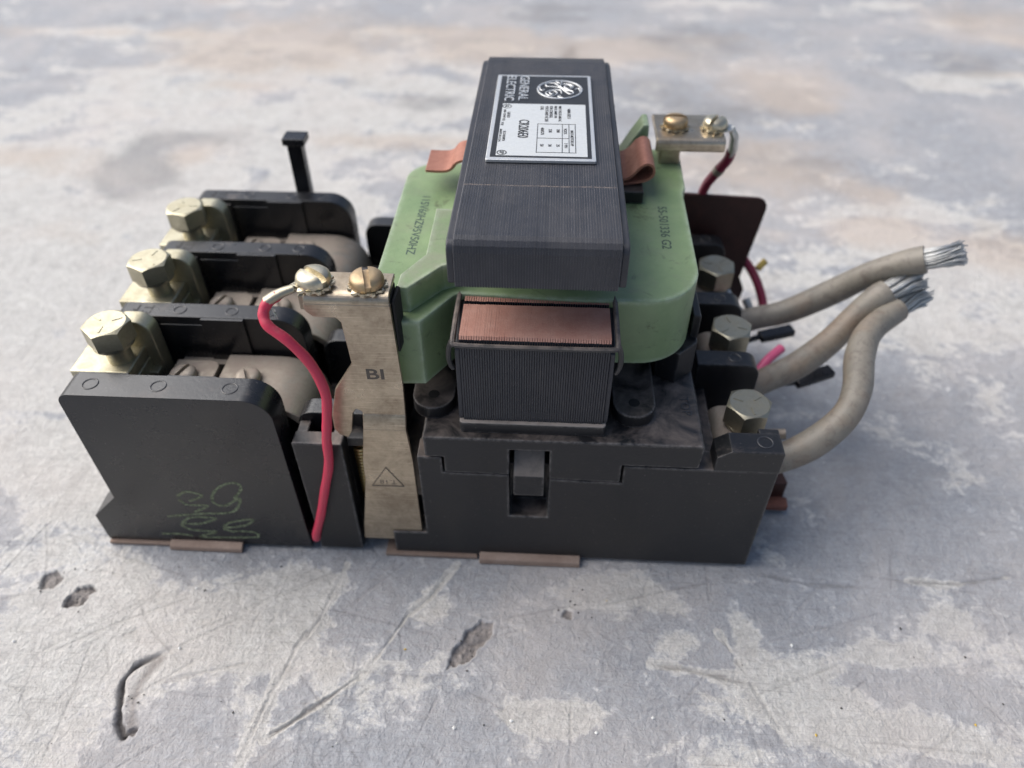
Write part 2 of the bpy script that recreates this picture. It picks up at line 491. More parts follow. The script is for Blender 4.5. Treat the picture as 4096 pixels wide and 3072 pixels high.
# ------------------------------------------------------------------ floor
def build_floor():
    fx = np.concatenate([[-12000, -5000, -2000, -1000, -700], np.arange(-500, -140, 8), np.arange(-140, 340, 0.45),
                         np.arange(340, 760, 8), [900, 1300, 2300, 5000, 12000]]).astype(float)
    fy = np.concatenate([[-12000, -4000, -1000, -400, -200], np.arange(-130, 8, 0.45), np.arange(8, 150, 4.0),
                         np.arange(150, 900, 8), [1000, 1400, 2300, 5000, 12000]]).astype(float)
    X, Y = np.meshgrid(fx, fy)
    H = np.zeros_like(X); bare = np.zeros_like(X); crk = np.zeros_like(X); cream = np.zeros_like(X)
    tan = np.zeros_like(X); grey = np.zeros_like(X)
    def vnoise(scale, seed, oct=4):
        out = np.zeros_like(X); amp = 1.0; tot = 0
        for o in range(oct):
            g = np.random.default_rng(seed+o).random((64, 64))
            u = X/scale*2**o; w = Y/scale*2**o
            iu = np.floor(u).astype(int); iv = np.floor(w).astype(int)
            fu = u-iu; fv = w-iv
            fu = fu*fu*(3-2*fu); fv = fv*fv*(3-2*fv)
            a = g[iv % 64, iu % 64]; b = g[iv % 64, (iu+1) % 64]; c = g[(iv+1) % 64, iu % 64]; d = g[(iv+1) % 64, (iu+1) % 64]
            out += amp*((a*(1-fu)+b*fu)*(1-fv)+(c*(1-fu)+d*fu)*fv); tot += amp; amp *= 0.55
        return out/tot-0.5
    wob = vnoise(9, 3); wob2 = vnoise(3, 33, 3); wob_g = vnoise(6, 57, 3)
    def segd(pts):
        D = np.full_like(X, 1e9); Tt = np.zeros_like(X)
        for i in range(len(pts)-1):
            a = np.array(pts[i]); b = np.array(pts[i+1]); d = b-a
            t = np.clip(((X-a[0])*d[0]+(Y-a[1])*d[1])/(d@d), 0, 1)
            q = np.hypot(X-a[0]-t*d[0], Y-a[1]-t*d[1])
            Tt = np.where(q < D, (i+t)/(len(pts)-1), Tt); D = np.minimum(D, q)
        return D, Tt
    def inside(poly):
        r = np.zeros(X.shape, bool); n = len(poly); j = n-1
        for i in range(n):
            xi, yi = poly[i]; xj, yj = poly[j]
            r ^= ((yi > Y) != (yj > Y)) & (X < (xj-xi)*(Y-yi)/(yj-yi+1e-9)+xi)
            j = i
        return r
    def pit(poly, depth, soft=0.6, lip=0.12):
        nonlocal H, bare
        D, _ = segd(list(poly)+[poly[0]])
        sd = np.where(inside(poly), D, -D)+wob*3.0+wob2*2.6
        k = np.clip(sd/soft+0.5, 0, 1); k = k*k*(3-2*k)
        H -= depth*1.7*k*(0.75+wob2*2.0)
        H += lip*np.exp(-((sd+0.9)/0.8)**2)
        bare = np.maximum(bare, np.clip(sd/0.8+0.6, 0, 1))
    def groove(pts, wdt, depth, ridge=0.0, dark=1.0, cr=0.0):
        nonlocal H, crk, cream
        D, T = segd(pts)
        D = np.abs(D+wob*1.4+wob2*0.9)
        wdt = wdt*(0.55+1.1*np.clip(0.5+wob_g*1.6, 0, 1))
        taper = np.clip(np.minimum(T, 1-T)*6, 0.15, 1)
        H -= depth*taper*np.exp(-(D/wdt)**2)
        H += ridge*taper*np.exp(-((D-wdt*2.2)/(wdt*1.2))**2)
        crk = np.maximum(crk, np.minimum(1.3, dark*taper*np.exp(-(D/wdt)**2)))
        if cr: cream = np.maximum(cream, np.exp(-((D+wob*3)/cr)**2)*0.9)
    pit([(-29.1, -23.2), (-30.9, -16.2), (-26.6, -13.9), (-22.8, -17.8), (-24.5, -21.6)], 1.0)
    pit([(-17.0, -29.5), (-16.7, -24.6), (-15.5, -21.5), (-11.0, -19.7), (-7.1, -22.1), (-10.8, -29.5)], 1.3)
    pit([(129.1, -46.5), (130.1, -40.4), (133.6, -34.0), (139.8, -28.2), (144.9, -27.0), (142.1, -35.4), (136.1, -42.7)], 0.8, 1.0, 0.3)
    pit([(169.1, -23.0), (170.7, -21.0), (173.8, -21.4), (172.9, -25.3), (169.5, -24.3)], 0.8)
    pit([(24.6, -75.5), (25.0, -73.5), (29.7, -71.3), (29.0, -73.5)], 0.9)
    groove([(30, -44), (21.3, -49.4), (19.1, -52.0), (17.6, -56.3), (19.3, -62.7), (22.1, -70.3), (25.6, -74.7), (24.7, -76.2)], 0.7, 2.4, 0.05, 1.4)
    D, _ = segd([(27, -48), (24, -56), (24, -63), (27, -71)]); k = np.exp(-((D+wob*3)/3.0)**2)
    bare = np.maximum(bare, k*0.75); H -= 0.35*k
    groove([(85.4, -6), (82.3, -20.6), (80.2, -30.3), (74.3, -40.6), (73.1, -48.5), (70.5, -56.9), (68.6, -66.5), (67.0, -74.1), (66.5, -82)], 0.5, 0.2, 0.18, 0.28, 1.8)
    groove([(128.7, -3.0), (119.8, -18.7), (112.3, -26.8), (105.9, -39.9), (101.0, -48.8)], 0.6, 0.3, 0.15, 0.35, 1.0)
    groove([(101.0, -48.8), (91.5, -57.5), (83.6, -64.2), (77.3, -69.8), (72.1, -73.1)], 0.6, 0.5, 0.5, 0.75, 1.2)
    groove([(200.4, -41.2), (212.4, -42.3), (224.9, -44.5), (237.1, -46.9)], 0.8, 0.5, 0.2, 0.6, 2.5)
    groove([(-60, -31), (-32, -25)], 0.5, 0.3, 0.05, 0.4)
    groove([(29, -57), (50, -50), (64, -46)], 0.5, 0.25, 0.05, 0.35)
    groove([(10, -40), (15, -37)], 0.7, 0.4, 0.05, 0.5)
    groove([(245, -2), (265, -6), (285, -6)], 0.6, 0.3, 0.1, 0.4)
    groove([(226, -28), (234, -45), (243, -66)], 0.45, 0.2, 0.1, 0.3, 1.2)
    groove([(298, -3), (320, -3), (345, 2)], 0.6, 0.3, 0.1, 0.6, 1.5)
    gr = np.random.default_rng(5)
    for i in range(170):          # fine scratches worn into the paint
        x = gr.uniform(-125, 335); y = gr.uniform(-110, 6); a = gr.choice([0.9, 0.2, 1.5, 2.4])+gr.normal(0, 0.35); L = gr.uniform(6, 45)
        p = [(x, y), (x+L*math.cos(a)*0.5+gr.normal(0, 1), y+L*math.sin(a)*0.5), (x+L*math.cos(a), y+L*math.sin(a))]
        m = (X > x-L-4) & (X < x+L+4) & (Y > y-L-4) & (Y < y+L+4)
        if not m.any(): continue
        i0 = np.where(m.any(1))[0]; j0 = np.where(m.any(0))[0]
        sl = np.s_[i0[0]:i0[-1]+1, j0[0]:j0[-1]+1]
        D = np.full(X[sl].shape, 1e9)
        for k in range(2):
            A = np.array(p[k]); B = np.array(p[k+1]); d = B-A
            t = np.clip(((X[sl]-A[0])*d[0]+(Y[sl]-A[1])*d[1])/(d@d), 0, 1)
            D = np.minimum(D, np.hypot(X[sl]-A[0]-t*d[0], Y[sl]-A[1]-t*d[1]))
        e = np.exp(-(D/0.42)**2)*gr.uniform(0.3, 1)
        H[sl] -= 0.10*e
        crk[sl] = np.maximum(crk[sl], e*0.38)
    def blob(A, cx, cy, rx, ry, amp=1.0, wobble=0.7):
        A += amp*np.exp(-(np.maximum(0, np.hypot((X-cx)/rx, (Y-cy)/ry)+wob_l*wobble))**2.5)
    wob_l = vnoise(40, 71)
    for c in [(249, -50, 20, 12), (262, -60, 16, 8), (190, -14, 18, 8), (300, -62, 34, 10), (50, -35, 30, 18), (-10, -50, 40, 30), (285, -33, 14, 5), (165, -62, 16, 7),
              (212, -33, 9, 5), (235, -30, 6, 10), (310, -20, 9, 6), (70, -15, 22, 7), (120, -22, 8, 9)]:
        blob(cream, *c)
    blob(cream, -150, 150, 230, 160, 1.0); blob(cream, -70, 420, 250, 150, 0.7); blob(cream, 380, 200, 120, 80, 0.7)
    for c in [(-134, 318, 26, 40, 1.4), (-122, 292, 34, 20, 1.4), (-108, 358, 50, 14, 1.2), (60, 430, 40, 18), (292, 580, 55, 60), (250, 470, 40, 40), (525, 538, 45, 35), (300, 420, 45, 25), (190, 120, 60, 80), (150, 640, 70, 20)]:
        blob(grey, *c)
    blob(tan, 120, 480, 560, 330, 0.28, 1.6)
    for c in [(-102, 333, 24, 24), (350, 480, 55, 60), (210, 560, 60, 40), (380, 296, 20, 18), (430, 230, 40, 25), (90, 560, 60, 50), (300, 330, 60, 40), (600, 650, 80, 60), (-90, 560, 120, 80)]:
        blob(tan, *c)
    fr = np.random.default_rng(23)
    for i in range(90):           # drawn-out stains farther back
        yy = fr.uniform(150, 780); xx = fr.uniform(-150-yy*0.4, 420+yy*0.35)
        blob((grey, tan, cream)[i % 3], xx, yy, fr.uniform(14, 60), fr.uniform(5, 22), fr.uniform(0.3, 0.85), 1.6)
    H += vnoise(26, 91)*0.5*(np.abs(Y) < 900)
    # far hairline crack across the slab
    D, T = segd([(95, 150), (112, 225), (128, 300), (150, 430), (178, 560)])
    crk = np.maximum(crk, 0.55*np.exp(-(np.abs(D+wob_l*14)/4.5)**2))
    ny, nx = X.shape
    V = np.stack([X.ravel()*0.001, Y.ravel()*0.001, H.ravel()*0.001-0.0002], 1).astype(np.float32)
    idx = np.arange(nx*ny).reshape(ny, nx)
    Q = np.stack([idx[:-1, :-1], idx[:-1, 1:], idx[1:, 1:], idx[1:, :-1]], -1).reshape(-1, 4).astype(np.int32)
    me = bpy.data.meshes.new('concrete_floor')
    me.vertices.add(len(V)); me.vertices.foreach_set('co', V.ravel())
    me.loops.add(Q.size); me.loops.foreach_set('vertex_index', Q.ravel())
    me.polygons.add(len(Q)); me.polygons.foreach_set('loop_start', np.arange(0, Q.size, 4, dtype=np.int32))
    me.polygons.foreach_set('loop_total', np.full(len(Q), 4, np.int32))
    me.polygons.foreach_set('use_smooth', np.ones(len(Q), bool))
    me.update(calc_edges=True)
    for nm, A in (('bare', bare), ('crack', crk), ('cream', cream), ('tan', tan), ('grey', grey)):
        at = me.attributes.new(nm, 'FLOAT', 'POINT'); at.data.foreach_set('value', np.clip(A, 0, 1.5).ravel().astype(np.float32))
    m, t, b = new_mat('worn_painted_concrete')
    g = nd(t, 'ShaderNodeNewGeometry'); v = g.outputs['Position']
    A = {k: nd(t, 'ShaderNodeAttribute', attribute_name=k).outputs['Fac'] for k in ('bare', 'crack', 'cream', 'tan', 'grey')}
    mp = nd(t, 'ShaderNodeMapping'); mp.inputs['Scale'].default_value = (22, 34, 22); mp.inputs['Rotation'].default_value = (0, 0, 0.5)
    t.links.new(v, mp.inputs[0])
    big = noise(t, mp.outputs[0], 1, 9, 0.62, 0.6)
    mid = noise(t, v, 190, 8, 0.7, 0.4)
    fine = noise(t, v, 1100, 5, 0.7)
    paint = mix(t, ramp(t, mid, 0.3, 0.7), FLOOR_BLUE0, FLOOR_BLUE1)
    creamc = mix(t, ramp(t, mid, 0.35, 0.7), FLOOR_CREAM0, FLOOR_CREAM1)
    cm = ramp(t, mth(t, 'ADD', mth(t, 'ADD', big, mth(t, 'ADD', mth(t, 'MULTIPLY', mth(t, 'SUBTRACT', mid, 0.5), 0.42), mth(t, 'MULTIPLY', mth(t, 'SUBTRACT', fine, 0.5), 0.16))), mth(t, 'MULTIPLY', A['cream'], 0.30)), 0.585, 0.655)
    col = mix(t, cm, paint, creamc)
    # dirt film with no edge of its own
    film = ramp(t, noise(t, v, 60, 8, 0.75, 0.8), 0.42, 0.75)
    grainy = ramp(t, noise(t, v, 650, 6, 0.75, 0.3), 0.40, 0.66)
    col = mix(t, mth(t, 'MULTIPLY', grainy, 0.44), col, (0.20, 0.195, 0.195))
    mp2 = nd(t, 'ShaderNodeMapping'); mp2.inputs['Scale'].default_value = (60, 420, 100); mp2.inputs['Rotation'].default_value = (0, 0, 0.25)
    t.links.new(v, mp2.inputs[0])
    streak = ramp(t, noise(t, mp2.outputs[0], 1, 7, 0.7, 0.4), 0.5, 0.72)
    col = mix(t, mth(t, 'MULTIPLY', streak, 0.28), col, (0.30, 0.285, 0.275))
    col = mix(t, mth(t, 'MULTIPLY', film, 0.34), col, (0.27, 0.265, 0.265))
    col = mix(t, mth(t, 'MULTIPLY', ramp(t, mth(t, 'ADD', A['tan'], mth(t, 'MULTIPLY', mth(t, 'SUBTRACT', film, 0.5), 0.4)), 0.2, 1.0), 0.6), col, FLOOR_TAN)
    col = mix(t, mth(t, 'MULTIPLY', ramp(t, mth(t, 'ADD', A['grey'], mth(t, 'MULTIPLY', mth(t, 'SUBTRACT', film, 0.5), 0.5)), 0.2, 1.0), 0.7), col, FLOOR_GREY)
    blotch = ramp(t, noise(t, v, 33, 9, 0.72, 1.4), 0.52, 0.72)
    col = mix(t, mth(t, 'MULTIPLY', blotch, 0.45), col, (0.25, 0.24, 0.235))
    # criss-cross hairline scuffs
    for rot, thr in ((0.5, 0.60), (2.1, 0.62), (1.35, 0.63)):
        mq = nd(t, 'ShaderNodeMapping'); mq.inputs['Scale'].default_value = (45, 1500, 100); mq.inputs['Rotation'].default_value = (0, 0, rot)
        t.links.new(v, mq.inputs[0])
        sc_ = ramp(t, noise(t, mq.outputs[0], 1, 3, 0.6, 0.25), thr, thr+0.05)
        col = mix(t, mth(t, 'MULTIPLY', sc_, 0.28), col, (0.20, 0.19, 0.185))
    warm = ramp(t, noise(t, v, 9, 6, 0.65, 0.5), 0.45, 0.7)
    col = mix(t, mth(t, 'MULTIPLY', warm, 0.5), col, FLOOR_WARM)
    col = mix(t, mth(t, 'MULTIPLY', ramp(t, A['bare'], 0.3, 0.8), 0.85), col, mix(t, ramp(t, fine, 0.4, 0.7), (0.19, 0.17, 0.16), (0.30, 0.27, 0.25)))
    col = mix(t, mth(t, 'MULTIPLY', A['crack'], 0.75), col, (0.11, 0.10, 0.095))
    sp = ramp(t, noise(t, v, 420, 3, 0.6), 0.68, 0.72)
    col = mix(t, mth(t, 'MULTIPLY', sp, 0.4), col, (0.16, 0.15, 0.14))
    wsp = ramp(t, noise(t, v, 800, 2, 0.5), 0.72, 0.75)
    col = mix(t, mth(t, 'MULTIPLY', wsp, 0.4), col, (0.7, 0.7, 0.68))
    t.links.new(col, b.inputs['Base Color'])
    t.links.new(ramp(t, mid, 0.3, 0.7, 0.55, 0.75), b.inputs['Roughness'])
    b.inputs['Specular IOR Level'].default_value = 0.3
    hh = mth(t, 'ADD', mth(t, 'ADD', mth(t, 'MULTIPLY', mid, 0.9), mth(t, 'MULTIPLY', fine, 0.6)), mth(t, 'MULTIPLY', cm, -0.15))
    peel = noise(t, v, 330, 4, 0.55, 0.5)
    hh = mth(t, 'ADD', hh, mth(t, 'MULTIPLY', peel, 0.9))
    hh = mth(t, 'SUBTRACT', hh, mth(t, 'MULTIPLY', A['crack'], 0.3))
    bump(t, b, hh, 0.8, 0.0013)
    me.materials.append(m)
    o = bpy.data.objects.new('concrete_floor', me)
    COL.objects.link(o)
    o['kind'] = 'structure'
    o['label'] = 'worn blue-grey painted concrete floor with chips and scratches'
FLOOR_BLUE0, FLOOR_BLUE1 = (0.30, 0.313, 0.338), (0.46, 0.474, 0.502)
FLOOR_CREAM0, FLOOR_CREAM1 = (0.54, 0.53, 0.50), (0.72, 0.71, 0.68)
FLOOR_TAN, FLOOR_GREY, FLOOR_WARM = (0.47, 0.385, 0.31), (0.225, 0.225, 0.23), (0.56, 0.51, 0.475)
build_floor()

# crumbs lying on the floor
def crumbs(name, mat, spots, r0, r1):
    g = G()
    for x, y in spots:
        r = random.uniform(r0, r1); c = Vector((x, y, r*0.3))
        v = []
        for (a, b_, cc) in ((1, 0, 0), (-1, 0, 0), (0, 1, 0), (0, -1, 0), (0, 0, 1), (0, 0, -1)):
            v.append(tuple(c+Vector((a, b_, cc*0.7))*r*random.uniform(0.6, 1.3)))
        g.add(v, [(0, 2, 4), (2, 1, 4), (1, 3, 4), (3, 0, 4), (2, 0, 5), (1, 2, 5), (3, 1, 5), (0, 3, 5)])
    o = g.make(name, mat, None, smooth=False, kind='stuff')
    o.location = ORG*0.001
    return o
M['crumb_w'] = flat('white_crumb', (0.75, 0.75, 0.73), 0.5)
M['crumb_y'] = flat('yellow_crumb', (0.62, 0.42, 0.05), 0.5)
M['crumb_d'] = flat('dark_grit', (0.08, 0.075, 0.07), 0.7)
crumbs('white_crumbs', M['crumb_w'], [(random.uniform(-110, 345), random.uniform(-105, 0)) for _ in range(22)]+[(random.uniform(245, 480), random.uniform(20, 330)) for _ in range(26)], 0.3, 0.75)
crumbs('yellow_crumbs', M['crumb_y'], [(186, -17), (113.5, -40), (252.5, -63), (306, -57)], 0.35, 0.6)
crumbs('dark_grit', M['crumb_d'], [(cx+random.gauss(0, 4), cy+random.gauss(0, 4)) for cx, cy in ((-26, -18), (-12, -25), (137, -36), (24, -62), (171, -23)) for _ in range(7)]+[(random.uniform(-110, 345), random.uniform(-105, -4)) for _ in range(40)], 0.25, 0.55)

# ------------------------------------------------------------------ mounting plate
g = G()
g.box(-9, 238, 8, 134, 0.1, 1.9)
mp_ = g.make('mounting_plate', M['rust_tab'], bevel=0.2)
for (x0, x1, y0, h) in ((14, 43, -3.2, 3.2), (137, 176, -3.4, 3.6)):
    pr = [(y0, 0.4), (y0+0.5, h-1.2), (y0+2.4, h), (8.5, h-0.4), (8.5, h-1.6), (y0+2.6, h-1.4), (y0+1.7, h-2.2), (y0+1.4, 0.4)]
    G().prism(pr, 'x', x0, x1).make('folded_tab', M['rust_tab'], mp_, bevel=0.25)
for (x0, x1) in ((-11, 14.5), (100, 136)):
    G().box(x0, x1, -1.4, 9, 0.3, 1.8).make('flat_tab', M['rust_tab'], mp_, bevel=0.2)
G().prism(rp([(240, 27.5), (261.5, 27, 1), (262, 32.5, 1), (240, 33)]), 'z', 2.0, 4.6).make('end_tab', M['orange'], mp_, bevel=0.3)
gg = G().prism(rp([(239, 33.2), (261, 32.6, 1), (258.5, 46, 2), (239, 46)]), 'z', 1.9, 12.5)
gg.make('end_bracket', M['card'], mp_, bevel=0.3)

# ------------------------------------------------------------------ contactor housing
def hole_disc(name, c, r, z, parent):
    G().lathe([(r, 0), (r, 0.12)], (c[0], c[1], z), 20).make(name, M['felt'], parent)
g = G()
front = [(104, 2), (240, 2), (240, 57.2), (217.6, 57.0), (187.8, 57.2), (187.8, 48.2), (162.5, 48.9), (162.5, 27.2), (148.7, 27.2), (148.7, 50.2),
         (125.6, 50.5), (125.6, 58.2), (117.0, 58.4), (117.0, 14.6), (104, 14.4)]
g.prism(front, 'y', 0, 9)
g.box(104.3, 239.5, 8.8, 134, 2, 26.5)
g.box(117.2, 216, 8.8, 134, 26.4, 47)
g.box(117.2, 147, 8.8, 134, 46, 57); g.box(189, 217, 8.8, 134, 46, 56.4)
g.box(74.0, 104.2, 12, 134, 2, 44)
g.box(216.5, 221, 9.5, 130, 26, 54)
housing = g.make('housing', M['black_dusty'], bevel=0.45)
# right-hand front post and terminal barriers
post = G().prism(rp([(218.0, 56.8), (218.0, 63.2), (222.6, 66.5), (240, 66.5, 0.8), (240, 56.8)]), 'y', 0, 9.2)
post.box(233, 239.9, 8.6, 11.6, 40, 66.3)
post.box(218.3, 239.6, 8.7, 9.4, 26, 57)
barrier0 = post.make('terminal_barrier', M['black'], housing, bevel=0.5)
def ring(name, x, y, z, r, parent, mat, w=0.28, h=0.22):
    n = 24
    pts = [(x+r*math.cos(2*math.pi*i/n), y+r*math.sin(2*math.pi*i/n), z) for i in range(n)]
    return G().tube(pts, w, 6, closed=True, flat=h/w).make(name, mat, parent)
ring('mould_mark', 234.2, 5.0, 66.5, 2.5, barrier0, M['emb'])
for y in (43.5, 81.0, 125.2):
    b = G().prism(rp([(216.6, 26.4), (216.6, 66.5), (240.2, 66.5, 5.5), (240.2, 26.4)]), 'y', y, y+8.4).make('terminal_barrier', M['black'], housing, bevel=0.5)
    ring('mould_mark', 231, y+4.2, 66.5, 2.2, b, M['emb'])
# left-hand barriers (under the relay)
lb = G().prism(rp([(74.2, 2), (74.2, 62.8, 0.8), (91.6, 62.8, 0.8), (91.0, 2)]), 'y', 0.2, 6.2)
lb.box(74.6, 78.5, 6, 11.8, 2, 62.4); lb.box(87.5, 91.3, 6, 11.8, 2, 62.4)
lb.make('terminal_barrier', M['black_dusty'], housing, bevel=0.5)
for y in (11.4, 50.3, 92.5, 134.5):
    G().prism(rp([(73.6, 30), (73.6, 66.5, 6), (104, 66.5), (104, 30)]), 'y', y, y+7.5).make('terminal_barrier', M['relay'], housing, bevel=0.5)
G().box(91.8, 103.8, 5.4, 20, 56.5, 60.6).make('contact_bar', M['black'], housing, bevel=0.3)
# brass return spring between barrier and bracket
pts = [(96.0+2.4*math.cos(a), 7.0+2.4*math.sin(a), 26+a*0.262) for a in np.arange(0, 2*math.pi*18, 0.45)]
G().tube(pts, 0.55, 6).make('return_spring', M['brass'], housing)

# cover
cov = [(119.9, 68.7), (213.5, 68.7, 1.2), (212.9, 57.9, 1.0), (187.1, 57.9), (187.1, 49.0, 0.6), (162.4, 49.6), (162.4, 63.7), (148.8, 63.7), (148.8, 51.0),
       (126.3, 51.2, 0.6), (126.3, 59.0), (119.9, 59.2)]
G().prism(rp(cov, 3), 'y', -0.3, 137.6).make('cover', M['black_dusty'], bevel=0.55)
cover = bpy.data.objects['cover']
G().prism(rp([(132.0, 2.6, 1.5), (180.6, 2.6, 1.5), (180.6, 40), (132.0, 40)]), 'z', 68.6, 73.4).make('core_pad', M['dusty_top'], cover, bevel=0.5)
for (x, y, r) in ((122.2, 15.6, 7.2), (190.4, 14.6, 7.2)):
    bo = G()
    bo.prism([(x+r*math.cos(a), y+r*math.sin(a)) for a in np.linspace(math.pi, 2*math.pi, 17)]+[(x+r, y+22), (x-r, y+22)], 'z', 68.6, 73.8)
    o = bo.make('screw_boss', M['black_dusty'], cover, bevel=0.4)
    hole_disc('screw_hole', (x, y-0.3), 1.9, 73.75, o)
# buttress behind the coil
bt = G()
bt.prism([(199, 34), (206, 30), (213.2, 37), (213.2, 101), (205, 106), (199, 104)], 'z', 68.6, 82.6)
bt.prism([(210.6, 40), (213.4, 39.4), (213.4, 100), (210.6, 100)], 'z', 82, 92)
bt.make('coil_support', M['black'], cover, bevel=0.5)
bt = G().prism([(101, 34), (107, 30), (114, 37), (114, 101), (107, 106), (101, 104)], 'z', 57, 82.6).make('coil_support', M['black'], cover, bevel=0.5)
text('lettering', 'TOP', M['emb'], cover, (206.9, 23.2, 68.72), (0.06, -1, 0), (1, 0.06, 0), 9.2, 3.4, 0.16)
# sliding indicator in the front slot
ind = G().prism([(-1.2, 41.0), (-1.2, 51.2), (6.0, 61.0), (12, 61.0), (12, 41.0)], 'x', 150.2, 160.9)
indicator = ind.make('indicator_block', M['dusty_top'], bevel=0.4)
G().box(149.0, 162.2, 7.4, 11, 20, 27.0).make('slot_floor', M['dusty_top'], housing)

# ------------------------------------------------------------------ lower magnet core
lower = G().box(133.4, 179.4, 6, 24, 73.5, 76).make('lower_core', M['lam2'])
G().box(133.5, 179.4, 4.95, 20.5, 104, 108.66).make('pole_face', M['rust'], lower, smooth=False)
NL = 60
LX0, LX1 = 133.5, 179.4
pitch = (LX1-LX0)/NL
prof = [(4, 73.5), (4, 107.9), (4.9, 108.7), (20.6, 108.7), (20.6, 103), (22.2, 103), (22.2, 108.7), (26, 108.7), (26, 82.5), (112, 82.5), (112, 108.7), (134, 108.7), (134, 73.5)]
lam0 = G().prism(prof, 'x', LX0+0.085, LX0+pitch-0.085).make('lamination', None, lower, smooth=False, mats=[M['lam2'], M['rust']],
        fmat=lambda p: 1 if (p.normal.z > 0.5 and p.center.z > 0.107) else 0)
for i in range(1, NL):
    dupe(lam0, lower, i*pitch, random.gauss(0, 0.05), random.gauss(0, 0.02))
for x0, x1 in ((131.9, 133.5), (179.4, 181.0)):
    G().prism(rp([(4.6, 73.5), (4.6, 103.5, 1), (20, 107, 1), (26, 107), (26, 73.5)]), 'x', x0, x1).make('end_plate', M['lam2'], lower, bevel=0.35)
# wire frame clamp around the pole
fr = spline([(131.7, 26, 108.8), (131.7, 18, 109.2), (131.6, 8, 108.2), (131.6, 4, 107.0), (132.8, 2.9, 106.6), (145, 2.8, 106.4), (168, 2.8, 106.4), (180, 2.9, 106.6), (181.3, 4, 107.0), (181.3, 8, 108.2), (181.2, 18, 109.2), (181.2, 26, 108.8)], 6)
G().tube(fr, 0.85, 8).make('pole_clip', M['clip'], lower)
for sx, x in ((-1, 131.2), (1, 181.6)):
    c = spline([(x, 4.2, 107), (x+sx*0.9, 4.6, 104), (x+sx*1.3, 5, 100), (x+sx*1.0, 5.6, 96.5), (x+sx*0.2, 6, 94.5)], 5)
    G().tube(c, 0.85, 8).make('clip_hook', M['clip'], lower)

# ------------------------------------------------------------------ upper magnet core
uprof = [(4, 127.3), (4, 138.6), (4.5, 140.6), (5.8, 141.8), (7.6, 142.2), (135.5, 142.2), (143.5, 140.6), (145.4, 138.6), (145.4, 127.3), (112, 127.3), (112, 122.6), (83, 122.6), (83, 110.5), (55, 110.5), (55, 122.6), (26, 122.6), (26, 127.3)]
upper = G().prism([(4.16, 127.5), (4.16, 138.7), (4.7, 140.5), (5.9, 141.66), (7.7, 142.06), (135.4, 142.06), (143.3, 140.45), (145.2, 138.5), (145.2, 127.5)], 'x', 133.4, 179.5).make('upper_core', M['lam_gap'], smooth=False)
lam1 = G().prism(uprof, 'x', LX0+0.085, LX0+pitch-0.085).make('lamination', M['lam'], upper, smooth=False)
for i in range(1, NL):
    dupe(lam1, upper, i*pitch, random.gauss(0, 0.03), random.gauss(0, 0.02))
for x0, x1 in ((131.3, 133.5), (179.5, 181.7)):
    G().prism(rp([(4.8, 127.6, 1), (4.8, 140.9, 3), (136, 141.0, 1), (143.2, 139.4, 2), (144.4, 127.6)]), 'x', x0, x1).make('end_plate', M['lam'], upper, bevel=0.5)
for x, s in ((130.9, -1), (182.1, 1)):
    for y in (26, 69, 112):
        fm = Matrix.Rotation(s*math.pi/2, 3, 'Y')
        G().lathe([(2.6, -0.5), (2.6, 0.3), (1.6, 0.9)], (x, y, 133), 14, fm).make('rivet', M['lam'], upper)
# spring clips over the core sides
pr = [(182, 116), (187, 117.2), (191.5, 119.2), (195, 121.6), (196.8, 122.4), (198.3, 121.4), (198.6, 119.2), (197.2, 117.2), (194, 116.4), (189, 115.4), (182, 114.8)]
cl = G()
def strip(path, t, axis_a, axis_b, g):
    """bent strip: path in XZ, thickness t, extruded along Y"""
    P = [Vector(p) for p in path]; L = []; R = []
    for i in range(len(P)):
        d = (P[min(i+1, len(P)-1)]-P[max(i-1, 0)]).normalized(); n = Vector((-d.y, d.x))
        L.append(P[i]+n*t/2); R.append(P[i]-n*t/2)
    n = len(P)
    v = [(q.x, a, q.y) for a in (axis_a, axis_b) for q in L+R]
    m = 2*n
    f = []
    for i in range(n-1):
        f += [(i, i+1, m+i+1, m+i), (n+i, m+n+i, m+n+i+1, n+i+1), (i, n+i, n+i+1, i+1), (m+i, m+i+1, m+n+i+1, m+n+i)]
    f += [(0, m, m+n, n), (n-1, 2*n-1, m+2*n-1, m+n-1)]
    return g.add(v, f)
path = [Vector((p[0], p[1], 0)) for p in [(181.9, 115.0), (186, 114.9), (191, 115.6), (195, 116.6), (197.4, 118.6), (197.3, 121.6), (195.2, 123.0), (192.6, 121.8), (190.6, 119.2), (188.6, 117.4), (186.5, 116.6)]]
sp_ = [(p.x, p.y) for p in spline(path, 5)]
strip(sp_, 0.9, 88.5, 111, cl)
cl.make('spring_clip', M['copper'], upper, smooth=True, sharp=50)
cl = G()
path = [Vector((p[0], p[1], 0)) for p in [(131.2, 122.6), (127, 122.4), (124.4, 121.4), (122.6, 119.2), (120.4, 118.2), (117, 118.0), (114.2, 118.1), (112.8, 118.2)]]
strip([(p.x, p.y) for p in spline(path, 5)], 1.2, 89.0, 105.5, cl)
cl.make('spring_clip', M['copper'], upper, smooth=True, sharp=50, bevel=0.3)
G().box(182.2, 194.2, 83.5, 106, 109.8, 114.6).make('clip_block', M['black'], upper, bevel=0.4)

